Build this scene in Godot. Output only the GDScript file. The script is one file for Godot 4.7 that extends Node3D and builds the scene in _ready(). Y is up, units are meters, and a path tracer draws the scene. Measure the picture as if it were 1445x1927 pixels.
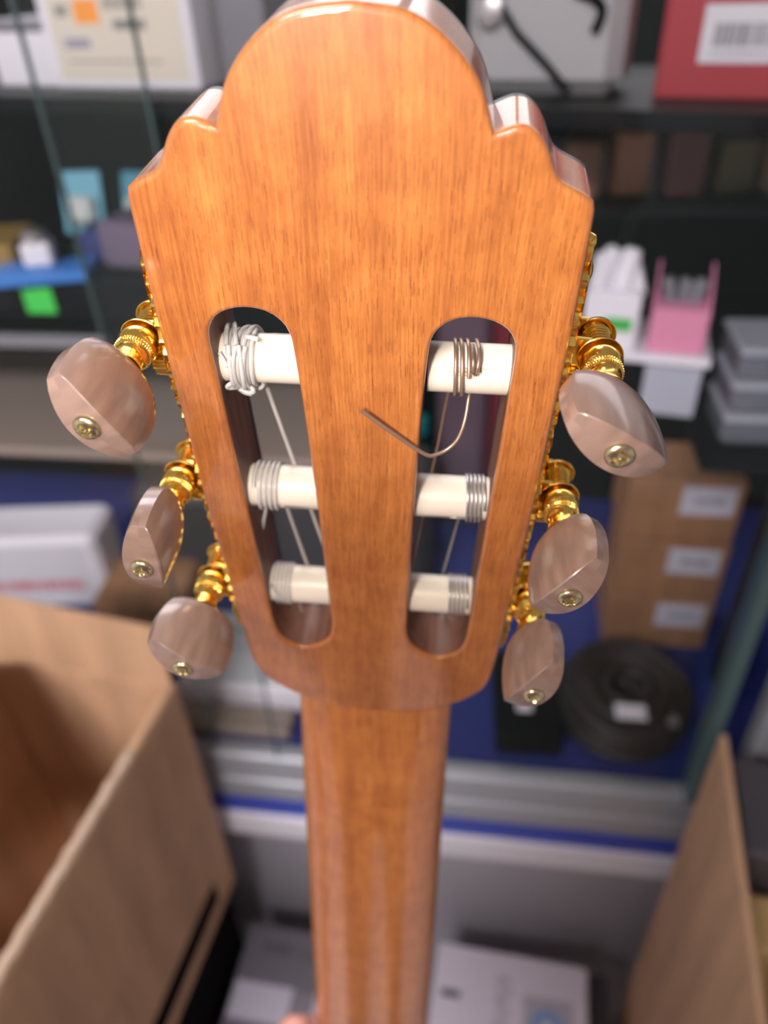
extends Node3D

const MM := 0.001

# ------------------------------------------------------------------ mesh kit
class MB:
	var v := PackedVector3Array()
	var uv := PackedVector2Array()

	func tri(a: Vector3, b: Vector3, c: Vector3, hint: Vector3, ua := Vector2.ZERO, ub := Vector2.ZERO, uc := Vector2.ZERO) -> void:
		var nn := (c - a).cross(b - a)
		if nn.length_squared() < 1e-24:
			return
		if nn.dot(hint) >= 0.0:
			v.append(a); v.append(b); v.append(c)
			uv.append(ua); uv.append(ub); uv.append(uc)
		else:
			v.append(a); v.append(c); v.append(b)
			uv.append(ua); uv.append(uc); uv.append(ub)

	func quad(a: Vector3, b: Vector3, c: Vector3, d: Vector3, hint: Vector3) -> void:
		tri(a, b, c, hint)
		tri(a, c, d, hint)

	# box with bevelled edges, in the frame t
	func box(t: Transform3D, size: Vector3, ch := 0.0) -> void:
		var h := size * 0.5
		ch = minf(ch, minf(h.x, minf(h.y, h.z)) * 0.9)
		var p := {}
		for sx in [-1, 1]:
			for sy in [-1, 1]:
				for sz in [-1, 1]:
					var k := Vector3i(sx, sy, sz)
					var s := Vector3(sx, sy, sz)
					p[[k, 0]] = t * (s * Vector3(h.x, h.y - ch, h.z - ch))
					p[[k, 1]] = t * (s * Vector3(h.x - ch, h.y, h.z - ch))
					p[[k, 2]] = t * (s * Vector3(h.x - ch, h.y - ch, h.z))
					if ch > 0.0:
						tri(p[[k, 0]], p[[k, 1]], p[[k, 2]], t.basis * s)
		for ax in 3:
			var b := (ax + 1) % 3
			var c := (ax + 2) % 3
			for s in [-1, 1]:
				var q := []
				for f in [[-1, -1], [1, -1], [1, 1], [-1, 1]]:
					var k := Vector3i.ZERO
					k[ax] = s; k[b] = f[0]; k[c] = f[1]
					q.append(p[[k, ax]])
				var hint := Vector3.ZERO
				hint[ax] = s
				quad(q[0], q[1], q[2], q[3], t.basis * hint)
			if ch > 0.0:
				for sb in [-1, 1]:
					for sc in [-1, 1]:
						var k0 := Vector3i.ZERO
						k0[ax] = -1; k0[b] = sb; k0[c] = sc
						var k1 := k0
						k1[ax] = 1
						var hint2 := Vector3.ZERO
						hint2[b] = sb; hint2[c] = sc
						quad(p[[k0, b]], p[[k1, b]], p[[k1, c]], p[[k0, c]], t.basis * hint2)

	# a profile of (radius, height) pairs turned about the y axis of t; wave(height) gives how far the radius swings and how often
	func lathe(t: Transform3D, prof: Array, segs := 32, teeth := 0, depth := 0.0, from := -1e9, to := 1e9) -> void:
		for i in prof.size() - 1:
			var a: Vector2 = prof[i]
			var b: Vector2 = prof[i + 1]
			var nr := b.y - a.y
			var nh := -(b.x - a.x)
			for j in segs:
				var t0 := TAU * j / segs
				var t1 := TAU * (j + 1) / segs
				var ra0 := a.x; var ra1 := a.x; var rb0 := b.x; var rb1 := b.x
				if teeth > 0:
					var w0 := depth * cos(t0 * teeth); var w1 := depth * cos(t1 * teeth)
					if a.y > from and a.y < to:
						ra0 += w0; ra1 += w1
					if b.y > from and b.y < to:
						rb0 += w0; rb1 += w1
				var d0 := Vector3(cos(t0), 0, sin(t0)); var d1 := Vector3(cos(t1), 0, sin(t1))
				var hint := (d0 + d1) * 0.5 * nr + Vector3(0, nh, 0)
				quad(t * (d0 * ra0 + Vector3(0, a.y, 0)), t * (d1 * ra1 + Vector3(0, a.y, 0)), t * (d1 * rb1 + Vector3(0, b.y, 0)), t * (d0 * rb0 + Vector3(0, b.y, 0)), t.basis * hint)

	func tube(pts: Array, r: float, segs := 8) -> void:
		var n := pts.size()
		var side := Vector3.ZERO
		var rings := []
		for i in n:
			var p: Vector3 = pts[i]
			var p0: Vector3 = pts[maxi(i - 1, 0)]
			var p1: Vector3 = pts[mini(i + 1, n - 1)]
			var d := (p1 - p0).normalized()
			if i == 0:
				side = d.cross(Vector3(0.31, 0.83, 0.46)).normalized()
			side = (side - d * side.dot(d)).normalized()
			var other := d.cross(side)
			var ring := []
			for j in segs:
				var a := TAU * j / segs
				ring.append(p + (side * cos(a) + other * sin(a)) * r)
			rings.append(ring)
		for i in n - 1:
			var m: Vector3 = (pts[i] + pts[i + 1]) * 0.5
			for j in segs:
				var k := (j + 1) % segs
				var c: Vector3 = (rings[i][j] + rings[i + 1][k]) * 0.5
				quad(rings[i][j], rings[i][k], rings[i + 1][k], rings[i + 1][j], c - m)
		for e in [0, n - 1]:
			var inner: Vector3 = pts[1] if e == 0 else pts[n - 2]
			for j in segs:
				tri(pts[e], rings[e][j], rings[e][(j + 1) % segs], pts[e] - inner)

	# closed rings of points joined into a skin about the middle line, both ends capped
	func loft(rings: Array, caps := true) -> void:
		var n: int = rings[0].size()
		var mids := []
		for r in rings:
			var m := Vector3.ZERO
			for p in r:
				m += p
			mids.append(m / n)
		for i in rings.size() - 1:
			var m: Vector3 = (mids[i] + mids[i + 1]) * 0.5
			for j in n:
				var k := (j + 1) % n
				var c: Vector3 = (rings[i][j] + rings[i + 1][k]) * 0.5
				quad(rings[i][j], rings[i][k], rings[i + 1][k], rings[i + 1][j], c - m)
		if caps:
			for e in [0, rings.size() - 1]:
				var inner: Vector3 = mids[1] if e == 0 else mids[e - 1]
				for j in n:
					tri(mids[e], rings[e][j], rings[e][(j + 1) % n], mids[e] - inner)

	# flat outline (counted in x, y of t) given thickness along z, with a small bevel round the face at z1
	func prism(t: Transform3D, outline: PackedVector2Array, z0: float, z1: float, bevel := 0.0) -> void:
		var n := outline.size()
		var area := 0.0
		for i in n:
			area += outline[i].cross(outline[(i + 1) % n])
		var sgn := 1.0 if area > 0.0 else -1.0
		var inner := PackedVector2Array()
		for i in n:
			var e0 := (outline[i] - outline[(i + n - 1) % n]).normalized()
			var e1 := (outline[(i + 1) % n] - outline[i]).normalized()
			var nrm := (Vector2(e0.y, -e0.x) + Vector2(e1.y, -e1.x)).normalized() * sgn
			inner.append(outline[i] - nrm * bevel)
		var idx := Geometry2D.triangulate_polygon(inner)
		for i in range(0, idx.size(), 3):
			var a := inner[idx[i]]; var b := inner[idx[i + 1]]; var c := inner[idx[i + 2]]
			tri(t * Vector3(a.x, a.y, z1), t * Vector3(b.x, b.y, z1), t * Vector3(c.x, c.y, z1), t.basis.z * signf(z1 - z0))
		idx = Geometry2D.triangulate_polygon(outline)
		for i in range(0, idx.size(), 3):
			var a := outline[idx[i]]; var b := outline[idx[i + 1]]; var c := outline[idx[i + 2]]
			tri(t * Vector3(a.x, a.y, z0), t * Vector3(b.x, b.y, z0), t * Vector3(c.x, c.y, z0), t.basis.z * signf(z0 - z1))
		var zb := z1 - bevel * signf(z1 - z0)
		for i in n:
			var k := (i + 1) % n
			var a := outline[i]; var b := outline[k]
			var e := (b - a)
			var hint := t.basis * (Vector3(e.y, -e.x, 0) * sgn)
			quad(t * Vector3(a.x, a.y, z0), t * Vector3(b.x, b.y, z0), t * Vector3(b.x, b.y, zb), t * Vector3(a.x, a.y, zb), hint)
			if bevel > 0.0:
				quad(t * Vector3(a.x, a.y, zb), t * Vector3(b.x, b.y, zb), t * Vector3(inner[k].x, inner[k].y, z1), t * Vector3(inner[i].x, inner[i].y, z1), hint)

	func mesh(angle := 40.0) -> ArrayMesh:
		var lim := cos(deg_to_rad(angle))
		var cnt := v.size()
		var fn := PackedVector3Array()
		var at := {}
		for f in cnt / 3:
			var a := v[f * 3]; var b := v[f * 3 + 1]; var c := v[f * 3 + 2]
			var raw := (c - a).cross(b - a)
			fn.append(raw)
			for q in 3:
				var key := Vector3i((v[f * 3 + q] * 500000.0).round())
				if at.has(key):
					at[key].append(f)
				else:
					at[key] = [f]
		var nrm := PackedVector3Array()
		nrm.resize(cnt)
		for f in cnt / 3:
			var own := fn[f].normalized()
			for q in 3:
				var key := Vector3i((v[f * 3 + q] * 500000.0).round())
				var sum := Vector3.ZERO
				for g in at[key]:
					var other: Vector3 = fn[g]
					if other.normalized().dot(own) > lim:
						sum += other
				nrm[f * 3 + q] = sum.normalized() if sum.length_squared() > 0.0 else own
		var arr := []
		arr.resize(Mesh.ARRAY_MAX)
		arr[Mesh.ARRAY_VERTEX] = v
		arr[Mesh.ARRAY_NORMAL] = nrm
		arr[Mesh.ARRAY_TEX_UV] = uv
		var m := ArrayMesh.new()
		m.add_surface_from_arrays(Mesh.PRIMITIVE_TRIANGLES, arr)
		return m

var taken := {}
var M := {}

func numbered(called: String) -> String:
	if not taken.has(called):
		taken[called] = 0
		return called
	taken[called] += 1
	return "%s_%03d" % [called, taken[called]]

func thing(called: String, label: String, category: String, at := Transform3D(), group := "", kind := "") -> Node3D:
	var o := Node3D.new()
	o.name = numbered(called)
	add_child(o)
	o.transform = at
	tag(o, label, category, group, kind)
	return o

func tag(o: Node, label: String, category: String, group := "", kind := "") -> void:
	o.set_meta("label", label)
	o.set_meta("category", category)
	if group:
		o.set_meta("group", group)
	if kind:
		o.set_meta("kind", kind)

func part(parent: Node, called: String, mb: MB, mat: Material, at := Transform3D(), angle := 40.0) -> MeshInstance3D:
	return part_mesh(parent, called, mb.mesh(angle), mat, at)

func part_mesh(parent: Node, called: String, m: Mesh, mat: Material, at := Transform3D()) -> MeshInstance3D:
	var o := MeshInstance3D.new()
	o.name = called
	o.mesh = m
	o.material_override = mat
	o.transform = at
	parent.add_child(o, true)
	return o

func structure(called: String, size: Vector3, centre: Vector3, mat: Material, label: String, category: String) -> MeshInstance3D:
	var mb := MB.new()
	mb.box(Transform3D(), size, 0.0)
	var o := part(self, called, mb, mat, Transform3D(Basis(), centre))
	tag(o, label, category, "", "structure")
	return o

func mat(color: Color, rough := 0.6, metal := 0.0) -> StandardMaterial3D:
	var m := StandardMaterial3D.new()
	m.albedo_color = color
	m.roughness = rough
	m.metallic = metal
	return m

func rgb(r: int, g: int, b: int) -> Color:
	return Color(r / 255.0, g / 255.0, b / 255.0)

# a colour texture of soft blotches between two colours
func mottled(a: Color, b: Color, freq: float, seed_: int, w := 256, h := 256, stretch := 1.0) -> ImageTexture:
	var n := FastNoiseLite.new()
	n.seed = seed_
	n.frequency = freq
	n.fractal_octaves = 4
	var im := Image.create(w, h, false, Image.FORMAT_RGB8)
	for y in h:
		for x in w:
			# blended with itself across the borders so that the repeat does not show
			var fx := float(x) / w
			var k := lerpf(n.get_noise_2d(x, y / stretch), n.get_noise_2d(x - w, y / stretch), fx)
			im.set_pixel(x, y, a.lerp(b, clampf(0.5 + k, 0.0, 1.0)))
	return ImageTexture.create_from_image(im)

func wood_texture(light: Color, dark: Color, pore: Color, seed_: int) -> ImageTexture:
	var w := 1024
	var h := 2048
	var rng := RandomNumberGenerator.new()
	rng.seed = seed_
	var broad := FastNoiseLite.new(); broad.seed = seed_; broad.frequency = 0.012; broad.fractal_octaves = 3
	var fine := FastNoiseLite.new(); fine.seed = seed_ + 1; fine.frequency = 0.14; fine.fractal_octaves = 2
	var flame := FastNoiseLite.new(); flame.seed = seed_ + 2; flame.frequency = 0.011; flame.fractal_octaves = 3
	var data := PackedByteArray()
	data.resize(w * h * 3)
	var i := 0
	var ring := h / TAU
	for y in h:
		# along the grain the noise runs round a circle, so that the texture joins up with itself
		var ca := cos(TAU * y / h) * ring
		var sa := sin(TAU * y / h) * ring
		var wav := 10.0 * sin(TAU * y / h) + 4.0 * sin(TAU * 3.0 * y / h)
		for x in w:
			var b := broad.get_noise_3d(x + wav, ca * 0.03, sa * 0.03)
			var f := fine.get_noise_3d(x + wav, ca * 0.035, sa * 0.035)
			var g := flame.get_noise_3d(x * 0.8, ca * 0.9, sa * 0.9)
			var k := clampf(0.5 + 0.36 * b + 0.40 * f + 0.30 * g, 0.0, 1.0)
			var c := dark.lerp(light, k)
			data[i] = int(c.r * 255.0); data[i + 1] = int(c.g * 255.0); data[i + 2] = int(c.b * 255.0)
			i += 3
	var im := Image.create_from_data(w, h, false, Image.FORMAT_RGB8, data)
	for k in 20000:
		var x := rng.randi_range(0, w - 3)
		var y := rng.randi_range(0, h - 1)
		var lenp := rng.randi_range(5, 24)
		var s := rng.randf_range(0.06, 0.32)
		for j in lenp:
			var ww := 2 if lenp > 21 else 1
			for q in ww:
				var yy := (y + j) % h
				var c := im.get_pixel(x + q, yy)
				im.set_pixel(x + q, yy, c.lerp(pore, s))
	return ImageTexture.create_from_image(im)

func triplanar(m: StandardMaterial3D, scale: Vector3) -> void:
	m.uv1_triplanar = true
	m.uv1_triplanar_sharpness = 4.0
	m.uv1_scale = scale

func cardboard(c: Color, seed_: int) -> StandardMaterial3D:
	var m := mat(Color.WHITE, 0.75)
	m.albedo_texture = mottled(c, c.darkened(0.12), 0.03, seed_, 128, 128, 8.0)
	triplanar(m, Vector3(5, 5, 5))
	return m

func make_materials() -> void:
	var wood := mat(Color.WHITE, 0.42)
	wood.albedo_texture = wood_texture(rgb(204, 128, 62), rgb(155, 86, 37), rgb(98, 45, 18), 7)
	triplanar(wood, Vector3(10, 5, 10))
	wood.clearcoat_enabled = true
	wood.clearcoat = 1.0
	wood.clearcoat_roughness = 0.09
	M.wood = wood
	var raw := mat(Color.WHITE, 0.5)
	raw.albedo_texture = mottled(rgb(128, 86, 66), rgb(92, 58, 44), 0.05, 11, 256, 256, 12.0)
	triplanar(raw, Vector3(20, 20, 20))
	M.slot_wood = raw
	M.veneer = mat(rgb(34, 24, 22), 0.35)
	M.ebony = mat(rgb(30, 25, 24), 0.4)
	M.bone = mat(rgb(236, 223, 205), 0.35)
	var gold := mat(rgb(250, 208, 106), 0.21, 1.0)
	M.gold = gold
	M.nickel = mat(rgb(214, 202, 160), 0.24, 1.0)
	var pearl := mat(Color.WHITE, 0.38)
	pearl.albedo_texture = mottled(rgb(154, 126, 112), rgb(132, 106, 94), 0.02, 23, 256, 256, 5.0)
	triplanar(pearl, Vector3(45, 45, 45))
	pearl.clearcoat_enabled = true
	pearl.clearcoat = 0.8
	pearl.clearcoat_roughness = 0.14
	M.pearl = pearl
	var nylon := mat(Color(0.95, 0.93, 0.91, 0.5), 0.12)
	nylon.refraction_enabled = true
	nylon.refraction_scale = 0.053
	M.nylon = nylon
	M.silver = mat(rgb(196, 192, 190), 0.36, 0.85)
	M.bronze = mat(rgb(176, 150, 130), 0.38, 0.7)
	var skin := mat(rgb(224, 160, 144), 0.5)
	skin.subsurf_scatter_enabled = true
	skin.subsurf_scatter_strength = 0.15
	M.skin = skin
	M.card = cardboard(rgb(212, 168, 130), 31)
	M.card_dark = cardboard(rgb(170, 124, 88), 32)
	M.black = mat(rgb(18, 18, 20), 0.4)
	M.black.metallic_specular = 0.25
	M.black_matt = mat(rgb(18, 17, 18), 0.85)
	M.black_matt.metallic_specular = 0.15
	M.white = mat(rgb(236, 232, 238), 0.5)
	M.cream = mat(rgb(222, 214, 198), 0.55)
	M.grey = mat(rgb(128, 126, 132), 0.5)
	M.panel = mat(rgb(178, 174, 180), 0.35, 0.0)
	M.aluminium = mat(rgb(172, 174, 178), 0.4, 0.3)
	M.blue = mat(rgb(28, 42, 112), 0.85)
	M.blue_trim = mat(rgb(62, 80, 184), 0.4)
	M.red = mat(rgb(160, 44, 52), 0.45)
	M.cable = mat(rgb(38, 33, 31), 0.5)
	M.taupe = mat(rgb(150, 134, 122), 0.6)
	M.pink = mat(rgb(222, 140, 170), 0.55)
	M.green = mat(rgb(70, 210, 84), 0.6)
	M.teal = mat(rgb(70, 150, 170), 0.4)
	M.yellow = mat(rgb(224, 190, 130), 0.7)
	var glass := mat(Color(0.3, 0.42, 0.38, 0.02), 0.02)
	glass.metallic_specular = 0.24
	glass.transparency = BaseMaterial3D.TRANSPARENCY_ALPHA
	M.glass = glass
	M.glass_edge = mat(rgb(84, 104, 102), 0.15)
	var tape := mat(Color(0.86, 0.76, 0.66, 0.55), 0.16)
	tape.transparency = BaseMaterial3D.TRANSPARENCY_ALPHA
	M.tape = tape

# ------------------------------------------------------------------ guitar
func resample(pts: Array, step: float) -> PackedVector2Array:
	# Catmull-Rom through the points, ends kept
	var out := PackedVector2Array()
	for i in pts.size() - 1:
		var p0: Vector2 = pts[maxi(i - 1, 0)]
		var p1: Vector2 = pts[i]
		var p2: Vector2 = pts[i + 1]
		var p3: Vector2 = pts[mini(i + 2, pts.size() - 1)]
		var n := maxi(1, int(p1.distance_to(p2) / step))
		for k in n:
			out.append(p1.cubic_interpolate(p2, p0, p3, float(k) / n))
	out.append(pts[-1])
	return out

func mirrored(p: PackedVector2Array) -> PackedVector2Array:
	var out := PackedVector2Array()
	for q in p:
		out.append(Vector2(-q.x, q.y))
	return out

# normals of an open or closed run of points, pointing to the right of travel
func run_normals(p: PackedVector2Array, closed: bool) -> PackedVector2Array:
	var out := PackedVector2Array()
	var n := p.size()
	for i in n:
		var a := p[(i + n - 1) % n] if closed or i > 0 else p[i]
		var b := p[(i + 1) % n] if closed or i < n - 1 else p[i]
		var d := (b - a).normalized()
		out.append(Vector2(d.y, -d.x))
	return out

const THICK := 17.0
const VENEER := 2.2

func head_right() -> Array:
	# runs clockwise from the top of the crown, broken at its sharp corners (mm)
	return [
		resample([Vector2(0, 97.6), Vector2(5.6, 97.0), Vector2(8.8, 96.2), Vector2(11.3, 95.0), Vector2(13.6, 93.4), Vector2(15.8, 91.4), Vector2(17.7, 89.2), Vector2(19.2, 86.8), Vector2(20.4, 83.8), Vector2(21.3, 81.0)], 1.0),
		resample([Vector2(21.3, 81.0), Vector2(22.6, 81.6), Vector2(24.2, 82.2), Vector2(26.0, 82.2), Vector2(27.6, 81.4), Vector2(29.0, 79.9), Vector2(30.1, 78.1), Vector2(30.9, 76.4), Vector2(31.8, 74.8)], 0.8),
		resample([Vector2(31.8, 74.8), Vector2(32.9, 73.9), Vector2(34.6, 73.1), Vector2(36.6, 72.2), Vector2(37.8, 71.3), Vector2(38.2, 69.9), Vector2(38.3, 67.0), Vector2(38.3, 60), Vector2(38.2, 47), Vector2(37.7, 28), Vector2(36.95, 0.0)], 1.0),
		resample([Vector2(36.95, 0.0), Vector2(35.6, -30), Vector2(34.8, -48), Vector2(34.2, -57), Vector2(33.5, -62.5), Vector2(32.2, -66.8), Vector2(29.6, -70.6), Vector2(25.0, -75.2), Vector2(16.0, -80.2), Vector2(8.0, -82.4), Vector2(0, -83)], 1.5)]

func slot_right() -> Array:
	# upper and lower half, both from the outer to the inner edge at v = 0
	return [
		resample([Vector2(27.3, 0), Vector2(27.7, 10), Vector2(28.6, 36), Vector2(28.8, 43.0), Vector2(28.3, 45.8), Vector2(26.8, 48.1), Vector2(24.2, 49.6), Vector2(20.8, 50.2), Vector2(17.2, 49.6), Vector2(14.6, 47.8), Vector2(13.2, 45.2), Vector2(12.7, 41), Vector2(11.9, 28), Vector2(10.9, 0)], 1.2),
		resample([Vector2(27.3, 0), Vector2(26.1, -35), Vector2(25.7, -43), Vector2(24.8, -47.8), Vector2(22.8, -51.0), Vector2(18.4, -53.0), Vector2(13.8, -51.0), Vector2(11.0, -47.4), Vector2(10.0, -42), Vector2(10.1, -35), Vector2(10.9, 0)], 1.2)]

func wall_strip(mb: MB, run: PackedVector2Array, nrm: PackedVector2Array, prof: Array, out_sign: float) -> void:
	# prof: (inset, depth) pairs in mm
	for i in run.size() - 1:
		for j in prof.size() - 1:
			var q := []
			for c in [[i, j], [i + 1, j], [i + 1, j + 1], [i, j + 1]]:
				var pp: Vector2 = prof[c[1]]
				var xy: Vector2 = run[c[0]] - nrm[c[0]] * out_sign * pp.x
				q.append(Vector3(xy.x, xy.y, pp.y) * MM)
			var e: Vector2 = prof[j + 1] - prof[j]
			var n2: Vector2 = (nrm[i] + nrm[i + 1]).normalized() * out_sign
			# outward in the plane, and to the back as the rounding turns
			var hint := Vector3(n2.x, n2.y, 0) * absf(e.y) + Vector3(0, 0, 1) * absf(e.x)
			mb.quad(q[0], q[1], q[2], q[3], hint)

func fillet(r: float, bottom: float) -> Array:
	var prof := []
	for k in 7:
		var a := PI / 2 * k / 6.0
		prof.append(Vector2(r * (1.0 - sin(a)), -r * (1.0 - cos(a))))
	prof.append(Vector2(0, bottom))
	return prof

func inset_run(run: PackedVector2Array, nrm: PackedVector2Array, d: float, out_sign: float) -> PackedVector2Array:
	var out := PackedVector2Array()
	for i in run.size():
		out.append(run[i] - nrm[i] * out_sign * d)
	return out

func cap(mb: MB, poly: PackedVector2Array, z: float, hint: Vector3) -> void:
	var idx := Geometry2D.triangulate_polygon(poly)
	if idx.is_empty():
		print("cap failed ", poly.size())
	for i in range(0, idx.size(), 3):
		var a := poly[idx[i]]; var b := poly[idx[i + 1]]; var c := poly[idx[i + 2]]
		mb.tri(Vector3(a.x, a.y, z) * MM, Vector3(b.x, b.y, z) * MM, Vector3(c.x, c.y, z) * MM, hint)

func build_headstock(guitar: Node3D) -> void:
	var body := MB.new()
	var inner := MB.new()
	var front := MB.new()
	var R_OUT := 1.15
	var R_SLOT := 0.9
	var zf := -(THICK - VENEER)
	for side: float in [1.0, -1.0]:
		var runs := []
		for r in head_right():
			runs.append(r if side > 0.0 else mirrored(r))
		var slots := []
		for r in slot_right():
			slots.append(r if side > 0.0 else mirrored(r))
		# travel is clockwise on the right half: outward lies to the left
		var osg := -1.0 * side
		var top_in := PackedVector2Array()
		var low_in := PackedVector2Array()
		var top_out := PackedVector2Array()
		var low_out := PackedVector2Array()
		for k in 4:
			var nrm := run_normals(runs[k], false)
			# corners where two runs meet keep one shared direction so that the skin stays closed
			if k == 0:
				nrm[0] = Vector2(0, 1) * osg
			if k == 3:
				nrm[nrm.size() - 1] = Vector2(0, -1) * osg
			if k > 0:
				var prev := run_normals(runs[k - 1], false)
				nrm[0] = (nrm[0] + prev[prev.size() - 1]).normalized()
			if k < 3:
				var nxt := run_normals(runs[k + 1], false)
				nrm[nrm.size() - 1] = (nrm[nrm.size() - 1] + nxt[0]).normalized()
			wall_strip(body, runs[k], nrm, fillet(R_OUT, zf), osg)
			wall_strip(front, runs[k], nrm, [Vector2(0, zf), Vector2(0, -THICK + 0.4), Vector2(0.4, -THICK)], osg)
			var ins := inset_run(runs[k], nrm, R_OUT, osg)
			var ou := inset_run(runs[k], nrm, 0.4, osg)
			for q in ins.size():
				if k < 3:
					if top_in.is_empty() or top_in[top_in.size() - 1].distance_to(ins[q]) > 0.02:
						top_in.append(ins[q]); top_out.append(ou[q])
				elif q == 0 or low_in[low_in.size() - 1].distance_to(ins[q]) > 0.02:
					low_in.append(ins[q]); low_out.append(ou[q])
		top_in[0].x = 0.0
		top_out[0].x = 0.0
		low_in[low_in.size() - 1].x = 0.0
		low_out[low_out.size() - 1].x = 0.0
		for k in 2:
			var sr: PackedVector2Array = slots[k]
			var nrm := run_normals(sr, false)
			# level at the cut so that the halves meet
			nrm[0] = Vector2(signf(nrm[0].x), 0)
			nrm[nrm.size() - 1] = Vector2(signf(nrm[nrm.size() - 1].x), 0)
			# the material lies outside the slot: find which way is out of it
			var mid := Vector2(19.2 * side, 0)
			var ssg := 1.0 if nrm[0].dot(mid - sr[0]) > 0.0 else -1.0
			wall_strip(inner, sr, nrm, [Vector2(0, -R_SLOT), Vector2(0, zf)], ssg)
			wall_strip(front, sr, nrm, [Vector2(0, zf), Vector2(0, -THICK)], ssg)
			var lip := fillet(R_SLOT, -R_SLOT)
			lip.resize(7)
			wall_strip(body, sr, nrm, lip, ssg)
			var sin_ := inset_run(sr, nrm, R_SLOT, ssg)
			var face := top_in.duplicate() if k == 0 else low_in.duplicate()
			var back := top_out.duplicate() if k == 0 else low_out.duplicate()
			if k == 0:
				# side at v=0 -> slot outer -> over the top -> slot inner -> middle line
				for q in sin_.size():
					face.append(sin_[q]); back.append(sr[q])
				face.append(Vector2(0, 0)); back.append(Vector2(0, 0))
			else:
				face.append(Vector2(0, 0)); back.append(Vector2(0, 0))
				for q in range(sin_.size() - 1, -1, -1):
					face.append(sin_[q]); back.append(sr[q])
			cap(body, face, 0.0, Vector3(0, 0, 1))
			cap(front, back, -THICK, Vector3(0, 0, -1))
	var h := part(guitar, "headstock", body, M.wood, Transform3D(), 50.0)
	h.set_meta("label", "glossy orange-brown wooden headstock with scalloped crown and two slots")
	part(h, "slot_lining", inner, M.slot_wood, Transform3D(), 50.0)
	part(h, "face_veneer", front, M.veneer, Transform3D(), 50.0)

const NECK_TILT := 11.0

func neck_point(u: float, s: float, b: float) -> Vector3:
	var a := deg_to_rad(NECK_TILT)
	return Vector3(u, -76.0 - s * cos(a) + b * sin(a), -12.0 + s * sin(a) + b * cos(a)) * MM

func build_neck(guitar: Node3D) -> void:
	var rings := []
	for k in 41:
		var s := -8.0 + 460.0 * k / 40.0
		var half := 23.9 + 0.0105 * maxf(s, 0.0)
		var bulge := lerpf(4.2, 10.6, smoothstep(2.0, 60.0, s)) + 0.006 * maxf(s, 0.0)
		var ring := []
		for j in 29:
			var a := PI * j / 28.0
			var cx := cos(a); var sy := sin(a)
			ring.append(neck_point(half * signf(cx) * pow(absf(cx), 0.75), s, bulge * pow(sy, 0.85)))
		ring.append(neck_point(-half, s, -3.0))
		ring.append(neck_point(half, s, -3.0))
		rings.append(ring)
	var mb := MB.new()
	mb.loft(rings)
	part(guitar, "neck", mb, M.wood, Transform3D(), 50.0)
	var fb := MB.new()
	var r2 := []
	for k in 2:
		var s := 12.0 + 440.0 * k
		var half := 23.7 + 0.0105 * s
		r2.append([neck_point(-half, s, -3.0), neck_point(half, s, -3.0), neck_point(half, s, -9.0), neck_point(-half, s, -9.0)])
	fb.loft(r2)
	var board := part(guitar, "fretboard", fb, M.ebony)
	for k in 9:
		var s := 12.0 + 650.0 * (1.0 - pow(2.0, -(k + 1) / 12.0))
		if s > 440.0:
			break
		var fr := MB.new()
		var half := 23.4 + 0.0105 * s
		fr.tube([neck_point(-half, s, -9.0), neck_point(half, s, -9.0)], 1.0 * MM, 8)
		part(board, "fret", fr, M.silver)
	var nut := MB.new()
	nut.loft([[neck_point(-24, 7, -5), neck_point(24, 7, -5), neck_point(24, 7, -10.5), neck_point(-24, 7, -10.5)], [neck_point(-24, 12, -5), neck_point(24, 12, -5), neck_point(24, 12, -10.5), neck_point(-24, 12, -10.5)]])
	part(guitar, "nut", nut, M.bone)

func button_mesh() -> ArrayMesh:
	var mb := MB.new()
	var rings := []
	var ss := [0.0, 0.02, 0.06, 0.14, 0.26, 0.4, 0.55, 0.7, 0.84, 0.95, 0.985, 1.0]
	var ws := [4.6, 5.6, 6.9, 8.3, 9.3, 9.85, 10.05, 10.0, 9.8, 9.5, 9.3, 9.0]
	var hs := [2.3, 2.9, 3.5, 4.05, 4.4, 4.55, 4.6, 4.5, 4.3, 4.05, 3.9, 3.6]
	for i in ss.size():
		var w: float = ws[i]
		var h: float = hs[i]
		var e := minf(1.75, h * 0.5)
		var ring := []
		var steps := 14
		for sgn: float in [1.0, -1.0]:
			for k in steps + 1:
				var x: float = (1.0 - 2.0 * k / steps) * sgn
				var xx := w * x
				var y := e + (h - e) * (1.0 - pow(absf(x), 2.2))
				if k == 0 or k == steps:
					y = e * 0.86
				var drop := 2.6 * x * x * smoothstep(0.3, 1.0, ss[i])
				ring.append(Vector3(xx if k > 0 and k < steps else xx * 1.012, y * sgn, 18.2 * ss[i] - drop) * MM)
		rings.append(ring)
	mb.loft(rings, false)
	# the outer end follows the arch, the inner end is flat
	var n: int = rings[0].size()
	for e in [0, rings.size() - 1]:
		var r: Array = rings[e]
		var half := n / 2
		for k in half - 1:
			mb.quad(r[k], r[k + 1], r[n - 2 - k], r[n - 1 - k], Vector3(0, 0, 1 if e > 0 else -1))
	return mb.mesh(28.0)

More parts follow.
